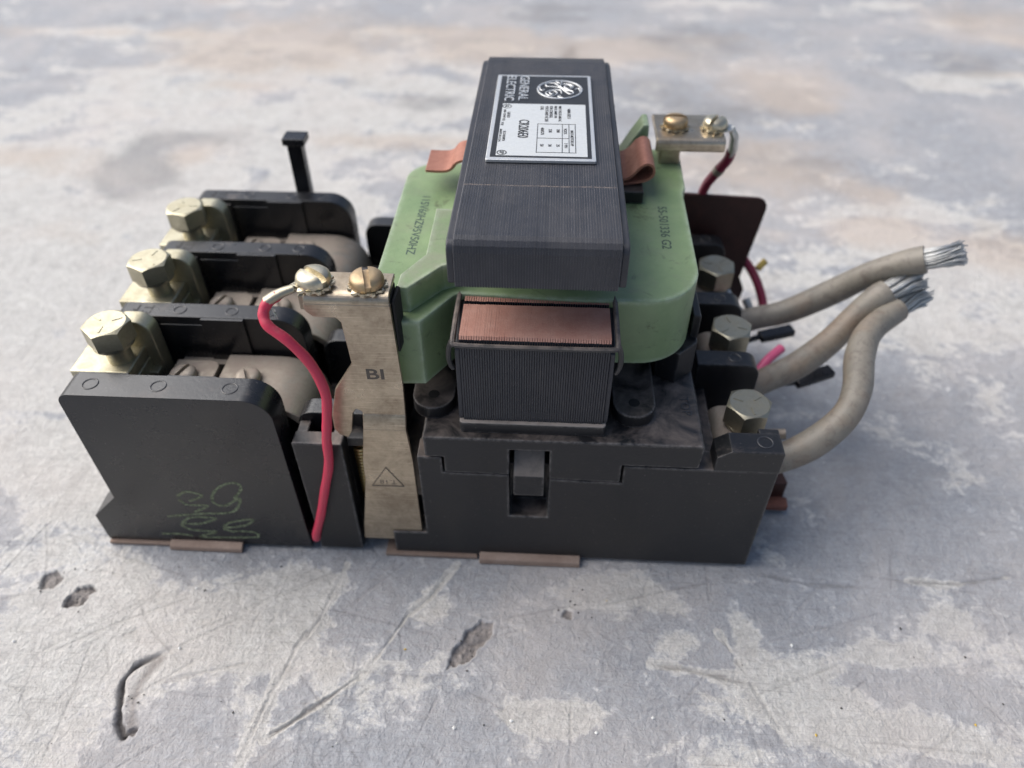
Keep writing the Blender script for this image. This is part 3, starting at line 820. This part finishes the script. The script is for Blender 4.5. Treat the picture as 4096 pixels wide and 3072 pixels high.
# nameplate
plate = G().prism(rp([(138.9, 49.4, 0.5), (173.6, 49.6, 0.5), (173.4, 118.0, 0.5), (138.7, 117.8, 0.5)]), 'z', 142.3, 143.4).make('nameplate', M['alu'], bevel=0.25)
Z1 = 143.4
G().box(140.2, 172.2, 51.1, 116.6, Z1-0.05, Z1+0.05).make('black_border', M['ink'], plate)
G().box(142.0, 170.9, 52.1, 91.4, Z1, Z1+0.11).make('data_panel', M['alu_print'], plate)
RD, UP = (0, -1, 0), (1, 0, 0)
def lab(s, x0, x1, y0, y1, mat=None, th=0.08, z=Z1+0.11):
    return text('lettering', s, mat or M['ink'], plate, (x0, y0, z), RD, UP, y0-y1, x1-x0, th, bold=0.008)
lab('GENERAL', 147.2, 150.7, 115.9, 94.0, M['alu'], 0.32, Z1+0.05)
lab('ELECTRIC', 142.3, 145.8, 115.9, 93.4, M['alu'], 0.32, Z1+0.05)
lab('CR206E0', 148.3, 151.8, 78.2, 64.6, th=0.1)
lab('NEMA SIZE 3', 164.6, 165.7, 87.5, 79.8)
lab('MAX VOLTS 600 AC', 161.6, 162.6, 89.8, 77.3)
lab('MAX AMPS 90', 160.1, 161.1, 89.8, 80.2)
lab('FOR CONTROL', 158.5, 159.6, 89.7, 80.1)
lab('VOLTS AND HZ SEE', 157.0, 158.1, 89.7, 77.1)
lab('COIL', 155.3, 156.4, 89.6, 86.5)
lab('MAX MOTOR HP', 165.6, 166.6, 70.6, 59.4)
lab('VOLTS', 163.4, 164.4, 72.1, 67.9)
lab('3 PH', 163.6, 164.6, 61.3, 58.0)
for x, a, b_ in ((161, '200', '25'), (158.4, '230', '30'), (155.8, '460/575', '50')):
    w_ = 2.5 if len(a) == 3 else 5.4
    lab(a, x, x+1.1, 71.4 if w_ < 3 else 72.5, (71.4 if w_ < 3 else 72.5)-w_)
    lab(b_, x, x+1.1, 60.3, 58.7)
g = G()
zt = Z1+0.11
for (x0, y0, x1, y1) in ((154.7, 54.4, 154.7, 75.1), (162.9, 54.6, 162.9, 75.4), (165.1, 54.7, 165.1, 75.5), (167.2, 54.8, 167.2, 75.6),
                         (154.6, 75.0, 167.3, 75.6), (154.6, 54.4, 167.4, 54.8), (154.7, 64.5, 165.1, 64.8)):
    w = 0.11
    g.box(min(x0, x1)-w, max(x0, x1)+w, min(y0, y1)-w, max(y0, y1)+w, zt, zt+0.06) if abs(x0-x1) < 0.2 else g.box(x0, x1, (y0+y1)/2-w, (y0+y1)/2+w, zt, zt+0.07)
g.make('table_lines', M['ink'], plate, smooth=False)
lab('LISTED', 144.0, 145.0, 84.2, 79.7)
lab('IND CONT EQ', 142.5, 143.5, 86.1, 77.3)
lab('35J', 141.2+1.0, 143.2, 76.2, 73.8)
lab('55-514218P21', 143.4, 144.3, 69.4, 62.1)
lab('MADE IN U.S.A.', 142.2, 143.0, 70.7, 61.3)
ring('ul_mark', 143.6, 89.0, zt, 1.5, plate, M['ink'], 0.18, 0.1)
lab('UL', 142.9, 144.3, 89.9, 88.1)
ring('csa_mark', 143.8, 54.0, zt, 1.45, plate, M['ink'], 0.2, 0.1)
lab('SP', 143.1, 144.5, 54.9, 53.1)
emb = [('emblem_ring', [(161.9+8.0*math.cos(a), 104.4+8.0*math.sin(a)) for a in np.linspace(0, 2*math.pi, 41)[:-1]])]
ge = [
 [(160.1, 109.9), (158.0, 110.2), (156.8, 109.1), (157.2, 107.0), (159.1, 106.8), (162.1, 105.9), (163.9, 102.7), (165.5, 100.5), (166.8, 101.2), (166.3, 103.1), (164.5, 104.4), (162.1, 106.2), (161.0, 108.6), (160.1, 109.9)],
 [(162.6, 100.7), (162.1, 103.6), (159.7, 104.1), (157.6, 102.7), (156.9, 100.7), (158.1, 98.8), (160.0, 99.2), (161.0, 100.9), (160.2, 102.8), (158.6, 102.8), (158.2, 101.1), (159.1, 100.2), (159.7, 101.0)],
 [(162.0, 107.3), (162.6, 109.3), (164.5, 109.4), (166.4, 108.1), (166.6, 106.5), (165.0, 105.2), (163.7, 106.3), (163.9, 108.0), (165.6, 108.2), (166.1, 106.8)],
 [(162.0, 107.3), (162.5, 106.3), (163.9, 103.7), (166.6, 102.8)],
 [(160.6, 111.6), (161.6, 110.0), (162.5, 110.4), (162.6, 111.4)], [(154.6, 106.4), (154.9, 103.9), (155.9, 103.3), (156.3, 104.2)],
 [(169.3, 102.6), (169.0, 105.1), (168.0, 105.5), (167.6, 104.5)], [(163.1, 97.0), (161.6, 97.7), (161.4, 98.8), (162.3, 99.0)]]
ge_g = G()
ge_g.tube([(p[0], p[1], Z1+0.12) for p in emb[0][1]], 0.36, 8, closed=True, flat=0.8)
for s in ge:
    ge_g.tube(spline([(p[0], p[1], Z1+0.10) for p in s], 6), 0.27, 6, flat=0.9)
ge_g.make('emblem', M['alu'], plate)

# ------------------------------------------------------------------ coil
def sym(pts): return [(313.0-p[0], 138.0-p[1])+tuple(p[2:]) for p in pts]
half = [(103.2, 40), (103.0, 9.0, 0.8), (121.0, 9.8, 0.8), (131.4, 25.3, 3), (184, 25.2), (209.6, 25.2, 26), (209.6, 97)]
cp = rp([(103.2, 60), (103.0, 9.0, 0.8), (121.0, 9.8, 0.6), (130.6, 25.0, 3), (170, 23.2), (209.4, 23.2, 36), (210.2, 93), (211.6, 97), (212.5, 129.2, 0.8), (192, 128.6, 0.8), (182.0, 112.8, 3), (129, 112.8), (103.2, 112.8, 24)], 10)
g = G().prism(cp, 'z', 83.5, 109.6)
rd = [(114.0, 14.8, 0.5), (117.4, 14.4, 0.5), (126.5, 26.5, 2), (131.0, 28.5), (131.0, 61), (120.4, 61.4), (120.6, 33), (114.2, 21.5, 1)]
g.prism(rp([(185.5, 109.3), (188.2, 113.0), (191.2, 118.6), (195.4, 125.4, 1), (197.6, 125.4, 1), (197.9, 109.3)], 4), 'y', 116.5, 127)
coil = g.make('coil', M['green'], bevel=1.1, seg=3)
G().prism(rp(rd, 4), 'z', 109.3, 118.8).make('lead_cover', M['green_dusty'], coil, bevel=1.3, seg=3)
text('lettering', '115V60HZ95V50HZ', M['ink_faded'], coil, (111.6, 85.4, 109.62), (-0.014, -1, 0), (1, -0.014, 0), 39.4, 3.2, 0.03, bold=0.012)
text('lettering', '55-501336 G2', M['ink_faded'], coil, (199.6, 82.2, 109.62), (-0.03, -1, 0), (1, -0.03, 0), 28.4, 3.4, 0.03, bold=0.012)

# ------------------------------------------------------------------ fasteners
def slotted_screw(name, c, r, h, ang, mat, parent, tilt=None, washer=True):
    x, y, z = c
    slot = r*0.17
    g = G()
    R0 = Matrix.Rotation(ang, 3, 'Z')
    prof_ = [(r*0.97, 0), (r, h*0.16), (r, h*0.40), (r*0.95, h*0.66), (r*0.82, h*0.86), (r*0.60, h*0.97), (r*0.42, h)]
    base_h = h*0.45
    g.lathe([(r*0.9, -0.1), (r*0.93, base_h)], (0, 0, 0), 28)
    for sgn in (1, -1):
        v = []; f = []; n = 15; m = len(prof_)
        for (rr, hh) in prof_:
            th = math.acos(min(1, slot/rr))
            for k in range(n):
                a = -th+2*th*k/(n-1)
                v.append((sgn*rr*math.cos(a), rr*math.sin(a), hh))
        for i in range(m-1):
            for k in range(n-1):
                f.append((i*n+k, i*n+k+1, (i+1)*n+k+1, (i+1)*n+k))
        f.append(tuple(range(n))); f.append(tuple((m-1)*n+k for k in range(n)))
        f.append(tuple([i*n for i in range(m)]+[i*n+n-1 for i in range(m-1, -1, -1)]))
        g.add(v, f)
    T = tilt or Matrix.Identity(3)
    g.v = [tuple(T @ (R0 @ Vector(p))+Vector(c)) for p in g.v]
    s = g.make(name, mat, parent, sharp=30)
    if washer:
        w = G()
        nt_ = 11; pts_ = []
        for i in range(nt_*4):
            a = 2*math.pi*i/(nt_*4)
            rr = r*1.17 if i % 4 in (0, 1) else r*0.98
            pts_.append((rr*math.cos(a), rr*math.sin(a)))
        w.prism(pts_, 'z', -0.9, -0.15)
        w.v = [tuple(T @ Vector((p[0], p[1], p[2]+(0.35*math.sin(6*math.atan2(p[1], p[0])) if math.hypot(p[0], p[1]) > r*1.1 else 0)))+Vector(c)) for p in w.v]
        w.make('lock_washer', M['screw'], s, smooth=False)
    return s
def hex_bolt(c, af, h, ang, mat, parent, marks=(0.3, 2.4, 4.5), shank=6.0, tilt=None):
    g = G()
    n = 48; ch = af*0.475
    rings = []
    def hexr(a):
        k = (a % (math.pi/3))-math.pi/6
        return af/2/math.cos(k)
    lo = []; mid_ = []; top = []
    for i in range(n):
        a = 2*math.pi*i/n
        r = hexr(a)
        lo.append((r*math.cos(a), r*math.sin(a), 0)); mid_.append((r*math.cos(a), r*math.sin(a), h-max(0, r-ch)*0.55)); top.append((ch*math.cos(a), ch*math.sin(a), h))
    v = lo+mid_+top
    f = [tuple(range(n-1, -1, -1)), tuple(2*n+i for i in range(n))]
    for k in (0, 1):
        for i in range(n):
            j = (i+1) % n
            f.append((k*n+i, k*n+j, (k+1)*n+j, (k+1)*n+i))
    g.add(v, f)
    g.lathe([(af*0.30, -shank), (af*0.30, 0.1)], (0, 0, 0), 20)
    for m_ in marks:
        d = Vector((math.cos(m_), math.sin(m_), 0)); p = Vector((-d.y, d.x, 0))*0.28
        a0, a1 = d*af*0.16, d*af*0.40
        q = [a0-p, a1-p, a1+p, a0+p]
        g.add([(t.x, t.y, h-0.05) for t in q]+[(t.x, t.y, h+0.22) for t in q], [(3, 2, 1, 0), (4, 5, 6, 7), (0, 1, 5, 4), (1, 2, 6, 5), (2, 3, 7, 6), (3, 0, 4, 7)])
    T = (tilt or Matrix.Identity(3)) @ Matrix.Rotation(ang, 3, 'Z')
    g.v = [tuple(T @ Vector(p)+Vector(c)) for p in g.v]
    b = g.make('hex_bolt', mat, parent, sharp=22)
    wz = G().lathe([(af*0.46, -1.5), (af*0.50, -1.3), (af*0.50, -0.4), (af*0.46, -0.1)], (0, 0, 0), 28)
    wz.v = [tuple(T @ Vector(p)+Vector(c)) for p in wz.v]
    wz.make('washer', M['zinc_grey'], b)
    return b

# ------------------------------------------------------------------ overload relay
relay = G()
relay.box(8, 69, 0.5, 136, 2, 57)
relay = relay.make('overload_relay', M['relay'], bevel=0.4)
def plate_prof():
    return rp([(0, 82.4, 4), (70.6, 82.4, 9.5), (70.6, 2), (-11.4, 2), (-11.7, 16.8), (0, 28.5)], 8)
TH = 10.9
g = G().prism(plate_prof(), 'y', 0, TH)
g.box(2.6, 20, TH-0.2, TH+0.9, 40, 82.1); g.box(33, 50, TH-0.2, TH+0.7, 40, 82.1)
g.box(8, 66, TH-0.2, TH+0.3, 2, 60)
barrier = g.make('end_barrier', M['relay'], relay, bevel=0.55)
for x in (9.5, 32.5, 56.5):
    ring('mould_mark', x, 5.6, 82.4, 2.5, barrier, M['emb'])
for k in (1, 2, 3):
    y = 42.3*k
    g = G().prism(rp([(0.3, 82.4, 4), (70.6, 82.4, 10), (70.6, 2), (4, 2), (0.3, 30)], 8), 'y', y, y+8.2)
    g.box(1.0, 17, y-1.4, y+0.2, 60, 80.5)
    g.box(33.5, 49.5, y-1.2, y+0.2, 45, 82.2)
    g.box(12, 33.6, y-0.4, y+0.2, 45, 79)
    o = g.make('phase_barrier', M['relay'], relay, bevel=0.45)
    for x in (24.5, 44, 58):
        ring('mould_mark', x, y+4.0, 82.4, 2.2, o, M['emb'])
    text('lettering', 'T%d' % (4-k), M['engrave'], o, (10.6, y+6.4, 82.38), (0, -1, 0), (1, 0, 0), 5.2, 3.6, 0.06)
    ar = G().prism([(8.7, y+1.2), (6.6, y+3.9), (8.3, y+3.7), (8.3, y+6.4), (9.1, y+6.4), (9.1, y+3.7)], 'z', 82.38, 82.44)
    ar.make('arrow_mark', M['engrave'], o, smooth=False)
bolts = [(8.4, 26.6, 84.0), (6.6, 67.0, 83.0), (5.6, 107.2, 82.6)]
first = None
for k in range(3):
    y = 42.3*k
    bx, by, bz = bolts[k]
    # terminal lug: seat plate with a domed upright behind the bolt
    g = G()
    g.prism(rp([(-7.5, by-7.5, 1), (14, by-7.5, 1), (14, by+8.5, 1), (-7.5, by+8.5, 1)]), 'z', 70.5, 75.2)
    g.prism(rp([(6, 60), (18.4, 60), (18.4, 86.5, 5.5), (6, 86.5, 3)], 8), 'y', by+6.8, by+13.4)
    g.box(12.0, 17.5, by+3, by+13, 52, 66)
    g.box(-6, 14.5, by-6.5, by+7.5, 56, 70.4)
    lug = g.make('terminal_lug', M['zinc'], relay, bevel=0.6)
    hex_bolt((bx, by, bz), 14.2, 7.6, 0.35+0.25*k, M['zinc'], lug, (0.2+k*0.5, 2.3+k*0.5, 4.4+k*0.5), shank=9)
    # heater straps
    g = G().prism(rp([(22.4, y+15), (39, y+15, 4), (39, y+37, 4), (22.4, y+37)]), 'z', 63.5, 66.4)
    st = g.make('heater_strap', M['strap'], relay, bevel=0.4)
    slotted_screw('slotted_screw', (28.3, y+27.3, 66.5), 4.9, 3.2, -0.35, M['strap'], st, washer=False)
    g = G()
    pth = spline([Vector((p[0], p[1], 0)) for p in [(41, 65.2), (50, 65.2), (60, 65.2), (66, 64.4), (71.5, 61.4), (75.0, 56), (76.2, 48), (76.2, 36)]], 5)
    strip([(p.x, p.y) for p in pth], 2.6, y+13.5, y+40.5, g)
    st = g.make('heater_strap', M['strap'], relay, bevel=0.4)
    slotted_screw('slotted_screw', (52.4, y+26.8, 66.6), 4.7, 3.2, 0.42, M['strap'], st, washer=False)
    G().box(22, 70, y+38.5, y+42.4, 44, 63.2).make('strap_rest', M['strap'], relay, bevel=0.3)
# reset lever behind the last barrier
g = G().box(43.6, 50.2, 138.2, 143.2, 40, 103.6)
g.box(42.4, 52.2, 136.6, 145.2, 103.4, 106.6)
g.make('reset_lever', M['black_glossy'], relay, bevel=0.4)
# chalk writing on the front barrier
def ribbon(g, pts, w):
    P = spline([Vector((p[0], -0.05, p[1])) for p in pts], 6)
    v = []; f = []
    for i, p in enumerate(P):
        d = (P[min(i+1, len(P)-1)]-P[max(i-1, 0)]).normalized(); n = Vector((-d.z, 0, d.x))
        ww = w*(0.6+0.4*math.sin(i*0.9)**2)
        v += [tuple(p+n*ww/2), tuple(p-n*ww/2)]
    f = [(2*i, 2*i+1, 2*i+3, 2*i+2) for i in range(len(P)-1)]
    g.add(v, f)
g = G()
for s in ([(46.3, 30.6), (50.7, 37.2), (49.1, 40.3), (43.9, 38.4), (39.2, 33.4), (38.1, 28.0), (42.1, 26.6), (48.8, 31.4), (43.9, 22.9), (30.9, 20.9), (17.4, 18.3)],
          [(24.9, 30.9), (28.5, 33.8), (32.4, 33.5), (34.8, 32.1), (31.3, 29.7), (28.9, 28.5)], [(25.0, 29.3), (27.5, 26.2), (35.1, 26.1), (29.0, 21.9)],
          [(21.9, 14.6), (26.6, 18.3), (36.1, 18.4), (29.0, 14.5), (21.7, 14.0), (23.6, 10.6), (29.8, 9.8), (34.0, 9.5), (26.6, 6.0), (33.8, 5.9), (48.5, 7.0), (50.4, 8.9), (47.9, 10.5), (41.5, 10.6)],
          [(37.6, 13.3), (42.3, 16.5), (50.5, 18.6), (46.7, 14.5), (37.6, 12.1), (41.3, 10.0)], [(11.5, 6.8), (18.2, 7.2), (23.8, 6.4)]):
    ribbon(g, s, 1.35)
g.make('chalk_writing', M['chalk'], barrier, smooth=False)

# ------------------------------------------------------------------ front coil bracket
g = G()
up_ = rp([(88.6, 117.8, 2.5), (91, 115.6, 1.5), (97.6, 115.4), (98.9, 113.8), (99.7, 97.4), (92.6, 86.0), (89.6, 74), (89.4, 67.5), (90.8, 64.9), (93.6, 63.6), (95.2, 66.5), (96.9, 75.4),
          (98.2, 77.5), (99.9, 76.6), (100.2, 75.4), (114.4, 75.4), (114.9, 89.2), (114.2, 120.4), (88.6, 120.4)], 3)
g.prism(up_, 'y', 3.0, 4.6)
g.prism([(3.0, 75.5), (4.6, 75.5), (4.6, 74.6), (2.4, 70.2), (0.8, 70.2), (0.8, 71.2)], 'x', 100.1, 114.4)
g.prism([(100.0, 70.4), (97.6, 53.8), (97.2, 44), (93.2, 18), (92.2, 8.6), (103, 8.4), (115.2, 12.8), (115.3, 55), (114.4, 70.4)], 'y', 0.8, 2.4)
arc = [(3.0, 120.3)]+[(3.0+3.2*(1-math.cos(a)), 120.3+3.2*math.sin(a)) for a in np.linspace(0.2, math.pi/2, 6)]+[(15.2, 123.5), (15.2, 121.9)]+[(4.6+1.7*(1-math.cos(a)), 120.3+1.6*math.sin(a)) for a in np.linspace(math.pi/2, 0.2, 6)]+[(4.6, 120.3)]
g.prism(arc, 'x', 88.8, 114.0)
brk = g.make('coil_bracket', M['bracket'], bevel=0.3)
brk['label'] = 'tarnished nickel bracket at the front with two slotted screws'
slotted_screw('slotted_screw', (91.8, 7.6, 125.2), 5.15, 3.6, 0.95, M['screw'], brk)
slotted_screw('slotted_screw', (107.2, 8.2, 124.5), 5.1, 3.7, 0.28, M['screw_brass'], brk)
G().box(86.6, 90.2, 5.4, 13, 116.2, 121.6).make('clamp_nut', M['zinc_grey'], brk, bevel=0.5)
G().prism(rp([(114.2, 5.0), (115.2, 5.4), (115.7, 13), (114.2, 13.5)]), 'z', 101, 120.5).make('insulator', M['felt'], brk, bevel=0.5)
G().box(104, 114, 5, 14, 100, 121.5).make('terminal_post', M['felt'], brk, bevel=0.5)
text('lettering', 'BI', M['ink_blue'], brk, (103.8, 2.98, 91.2), (1, 0, 0.02), (0, 0, 1), 5.6, 4.4, 0.02, bold=0.02)
tri = [(105.4, 51.2), (99.4, 41.0), (110.9, 41.2)]
g = G()
for i in range(3):
    a = Vector((tri[i][0], 0.72, tri[i][1])); b_ = Vector((tri[(i+1) % 3][0], 0.72, tri[(i+1) % 3][1]))
    g.tube([a, b_], 0.17, 5)
g.make('triangle_mark', M['ink_blue'], brk, smooth=False)
text('lettering', 'T.18', M['ink_blue'], brk, (108.4, 0.78, 44.4), (-1, 0, -0.02), (0, 0, -1), 6.0, 2.2, 0.02)
# ring terminal and red wire
g = G()
tongue = [(86.6, 4.4), (95.5, 4.0), (97, 7.5), (95.5, 11.5), (91, 12.6), (87.5, 11), (84.4, 6.6), (83.4, 5.2), (84.6, 2.6)]
g.prism(tongue, 'z', 123.55, 124.25)
bar = [(86.2, 5.2, 124.2), (83.5, 3.9, 123.8), (81.2, 2.9, 123.0), (78.6, 1.8, 121.6)]
g.tube(bar, 2.2, 12, rad=[1.5, 1.7, 1.95, 2.0], flat=0.8)
wire = G()
wp = spline([(82.0, 3.2, 123.2), (79.0, 1.4, 121.4), (77.9, -0.6, 118.8), (79.6, -3.0, 116.4), (85.0, -4.6, 112.4), (90.2, -5.2, 104.0), (92.6, -5.4, 92.5), (91.0, -5.0, 81), (89.2, -5.0, 70.9), (87.6, -4.6, 58), (83.6, -4.0, 43.5), (79.0, -3.0, 27), (74.6, -1.6, 13.4), (73.6, -0.4, 9.0)], 10)
w = wire.tube(wp, 1.75, 14, rad=[1.62+0.05*math.sin(i*0.7) for i in range(len(wp))]).make('red_wire', M['wire'])
w['label'] = 'pink-red insulated wire hanging down the front from the bracket'
g.make('ring_terminal', M['zinc_grey'], w, sharp=40)
for k in range(4):
    p = Vector((80.2, 0.6, 120.2)); e = p+Vector((random.uniform(0.2, 1.6), random.uniform(-1.5, -0.6), random.uniform(-3.2, -1.8)))
    G().tube([p, (p+e)/2+Vector((0.3, -0.2, 0)), e], 0.11, 4).make('stray_strand', M['tin'], w)

# ------------------------------------------------------------------ rear coil terminal, its wire, and the brown card
g = G()
pr = rp([(112.6, 116.4), (112.6, 121.4, 2.2), (136, 121.6), (136, 119.6), (115.0, 119.6, 1.0), (114.4, 116.4)], 5)
g.prism(pr, 'x', 200.6, 227.6)
g.box(201.6, 226.4, 115.5, 134, 116.8, 119.7)
g.box(203, 211, 116, 130, 109.4, 117)
bt = g.make('rear_terminal', M['bracket'], bevel=0.5)
slotted_screw('slotted_screw', (208.6, 123.5, 122.6), 4.9, 3.8, 1.5, M['screw_brass'], bt)
slotted_screw('slotted_screw', (224.2, 123.0, 122.6), 4.8, 3.6, -0.55, M['screw'], bt)
g = G()
g.prism([(221, 119), (227, 118.6), (231.6, 121), (231.8, 125), (227, 127.6), (221, 127)], 'z', 121.7, 122.3)
g.tube([(230.6, 122.8, 122.2), (232.6, 122.8, 118.8), (233.2, 123.4, 113.5), (232.6, 124, 110)], 2.1, 10, rad=[1.7, 2.2, 2.4, 2.2], flat=0.8)
rw = spline([(232.9, 123.6, 112), (232.4, 124.4, 108), (230.6, 126.5, 103), (228.8, 130, 97), (228.2, 136, 90), (229.2, 143, 80), (236, 146, 66), (248, 144.5, 54), (256.5, 139.5, 46), (261, 132.5, 40), (263.6, 126, 33), (263, 118, 27)], 8)
w2 = G().tube(rw, 2.1, 12).make('red_wire', M['wire_dark'])
w2['label'] = 'dark crimson wire running down behind the brown card'
g.make('ring_terminal', M['tin'], w2, sharp=40)
G().tube([(230.5, 126.6, 102.8), (229.8, 128.0, 100.2)], 2.35, 10).make('tape_band', M['strap'], w2)
card = G().prism(rp([(212, 84.5), (258.2, 82.4, 5), (256.2, 64), (253.2, 40), (256.5, 33), (254, 12), (212, 12)]), 'y', 138.4, 140.0).make('fibre_card', M['card'], bevel=0.2)
G().tube([(259.5, 135, 47.5), (263.0, 137.5, 50.5)], 1.7, 8).make('yellow_tag', M['yellow'], w2)
g = G()
g.tube(spline([(244, 122, 44), (247, 118, 40), (251, 116, 37)], 4), 1.2, 8)
g.tube(spline([(253, 121, 40), (256, 117, 35), (258, 113, 30)], 4), 2.0, 8)
g.make('spade_terminal', M['tin'], w2)

# ------------------------------------------------------------------ line terminals and cut cables
CAB = [[(228, 93.5, 42), (237.4, 96.0, 42.5), (252.8, 101.2, 44.0), (266.3, 102.0, 48.0), (282.7, 100.9, 60.0), (293.5, 97.3, 72.0), (302.7, 93.4, 80.0), (309.4, 90.9, 84.0)],
       [(228, 49, 42), (237.0, 53.6, 42.0), (249.6, 61.4, 43.0), (263.3, 67.8, 46.0), (276.8, 76.2, 52.0), (285.4, 81.8, 60.0), (293.0, 84.8, 68.0), (297.6, 86.4, 71.0)],
       [(228, 17, 40), (238.9, 18.4, 40.0), (248.9, 20.6, 42.0), (259.7, 23.3, 48.0), (269.8, 29.1, 56.0), (276.0, 39.9, 60.0), (280.8, 56.1, 62.0), (288.0, 69.5, 64.0), (301.0, 81.2, 66.0)]]
END = [(322.2, 89.5, 88.0), (310.5, 90.6, 75.0), (313.5, 89.6, 67.4)]
RB = [(232.2, 23.4, 58.6), (231.8, 63.0, 61.4), (232.0, 104.6, 61.6)]
lab_c = ['grey cable bending away from the farthest bolt', 'middle grey cable, its stripped end hidden behind another', 'grey cable curling up from the nearest bolt']
for k, (bx, by, bz) in enumerate(RB):
    g = G()
    g.prism(rp([(220.5, 40), (220.5, bz-2.0, 5), (231, bz-2.0), (237.6, bz-2.4, 2), (237.6, 40)], 5), 'y', by-8.6, by+9)
    lug = g.make('line_lug', M['strap'], housing, bevel=0.6)
    hex_bolt((bx, by, bz), 14.4, 8.2, 0.15+0.12*k, M['zinc_grey'], lug, (0.5+k, 2.6+k, 4.7+k), shank=4)
for k in range(3):
    P = spline(CAB[k], 9)
    cb = G().tube(P, 5.1, 20, rad=[5.35+0.25*math.sin(i*0.23+k) for i in range(len(P))]).make('cut_cable', M['cable'])
    cb['label'] = lab_c[2-k] if k != 1 else lab_c[1]
    if k == 0: cb['label'] = lab_c[0]
    if k == 2: cb['label'] = lab_c[2]
    e0 = Vector(P[-1]); d = (Vector(END[k])-e0); L = d.length; d.normalize()
    ax = (e0-Vector(P[-3])).normalized()
    up = Vector((0, 0, 1)); sx = ax.cross(up).normalized(); sy = sx.cross(ax)
    g = G()
    for ring_i in range(6):
        nn = max(1, int(ring_i*8.0))
        for j in range(nn):
            a = 2*math.pi*j/nn+random.uniform(-0.2, 0.2)
            rr = ring_i*0.76
            off = sx*math.cos(a)*rr+sy*math.sin(a)*rr
            tw = sx*math.cos(a+0.6)*rr+sy*math.sin(a+0.6)*rr
            sc = random.uniform(1.0, 1.35)
            p0 = e0-ax*3+off; p1 = e0+ax*L*0.25+off*1.05
            p2 = e0+(ax*0.5+d*0.5)*L*0.6+(off*0.6+tw*0.4)*1.1+Vector([random.gauss(0, 0.15) for _ in range(3)])
            p3 = e0+d*L*random.uniform(0.9, 1.08)+(off*0.3+tw*0.7)*sc+Vector([random.gauss(0, 0.35) for _ in range(3)])
            g.tube([p0, p1, p2, p3], 0.30, 5)
    g.make('strands', M['tin'], cb, kind='stuff', sharp=80)
# short black spades, a pink stub and a copper lug among the cables
for (a, b_) in (((258, 103.5, 30), (273.5, 107.5, 31.5)), ((268, 74.5, 29), (284.5, 80.5, 31))):
    A = Vector(a); B = Vector(b_); d = (B-A).normalized(); n = Vector((-d.y, d.x, 0))*3.0
    q = [A-n, B-n, B+n, A+n]
    gs = G().add([(p.x, p.y, p.z) for p in q]+[(p.x, p.y, p.z+3.2) for p in q], [(3, 2, 1, 0), (4, 5, 6, 7), (0, 1, 5, 4), (1, 2, 6, 5), (2, 3, 7, 6), (3, 0, 4, 7)])
    gs.tube([(237, A.y-9, 33), (248, A.y-5, 32), (A.x+1, A.y+0.4, A.z+1.6)], 1.5, 8)
    gs.make('black_sleeve', M['black_glossy'], bevel=0.6)
G().tube(spline([(237, 60, 28), (246, 69, 31), (254.6, 78.6, 38), (262.2, 85.4, 40.5)], 6), 2.0, 12).make('pink_stub', M['wire_pink'])
G().tube(spline([(237, 36, 37), (247, 35.4, 38.6), (253.5, 34.6, 40)], 5), 2.1, 10).make('copper_lug', M['strap'])
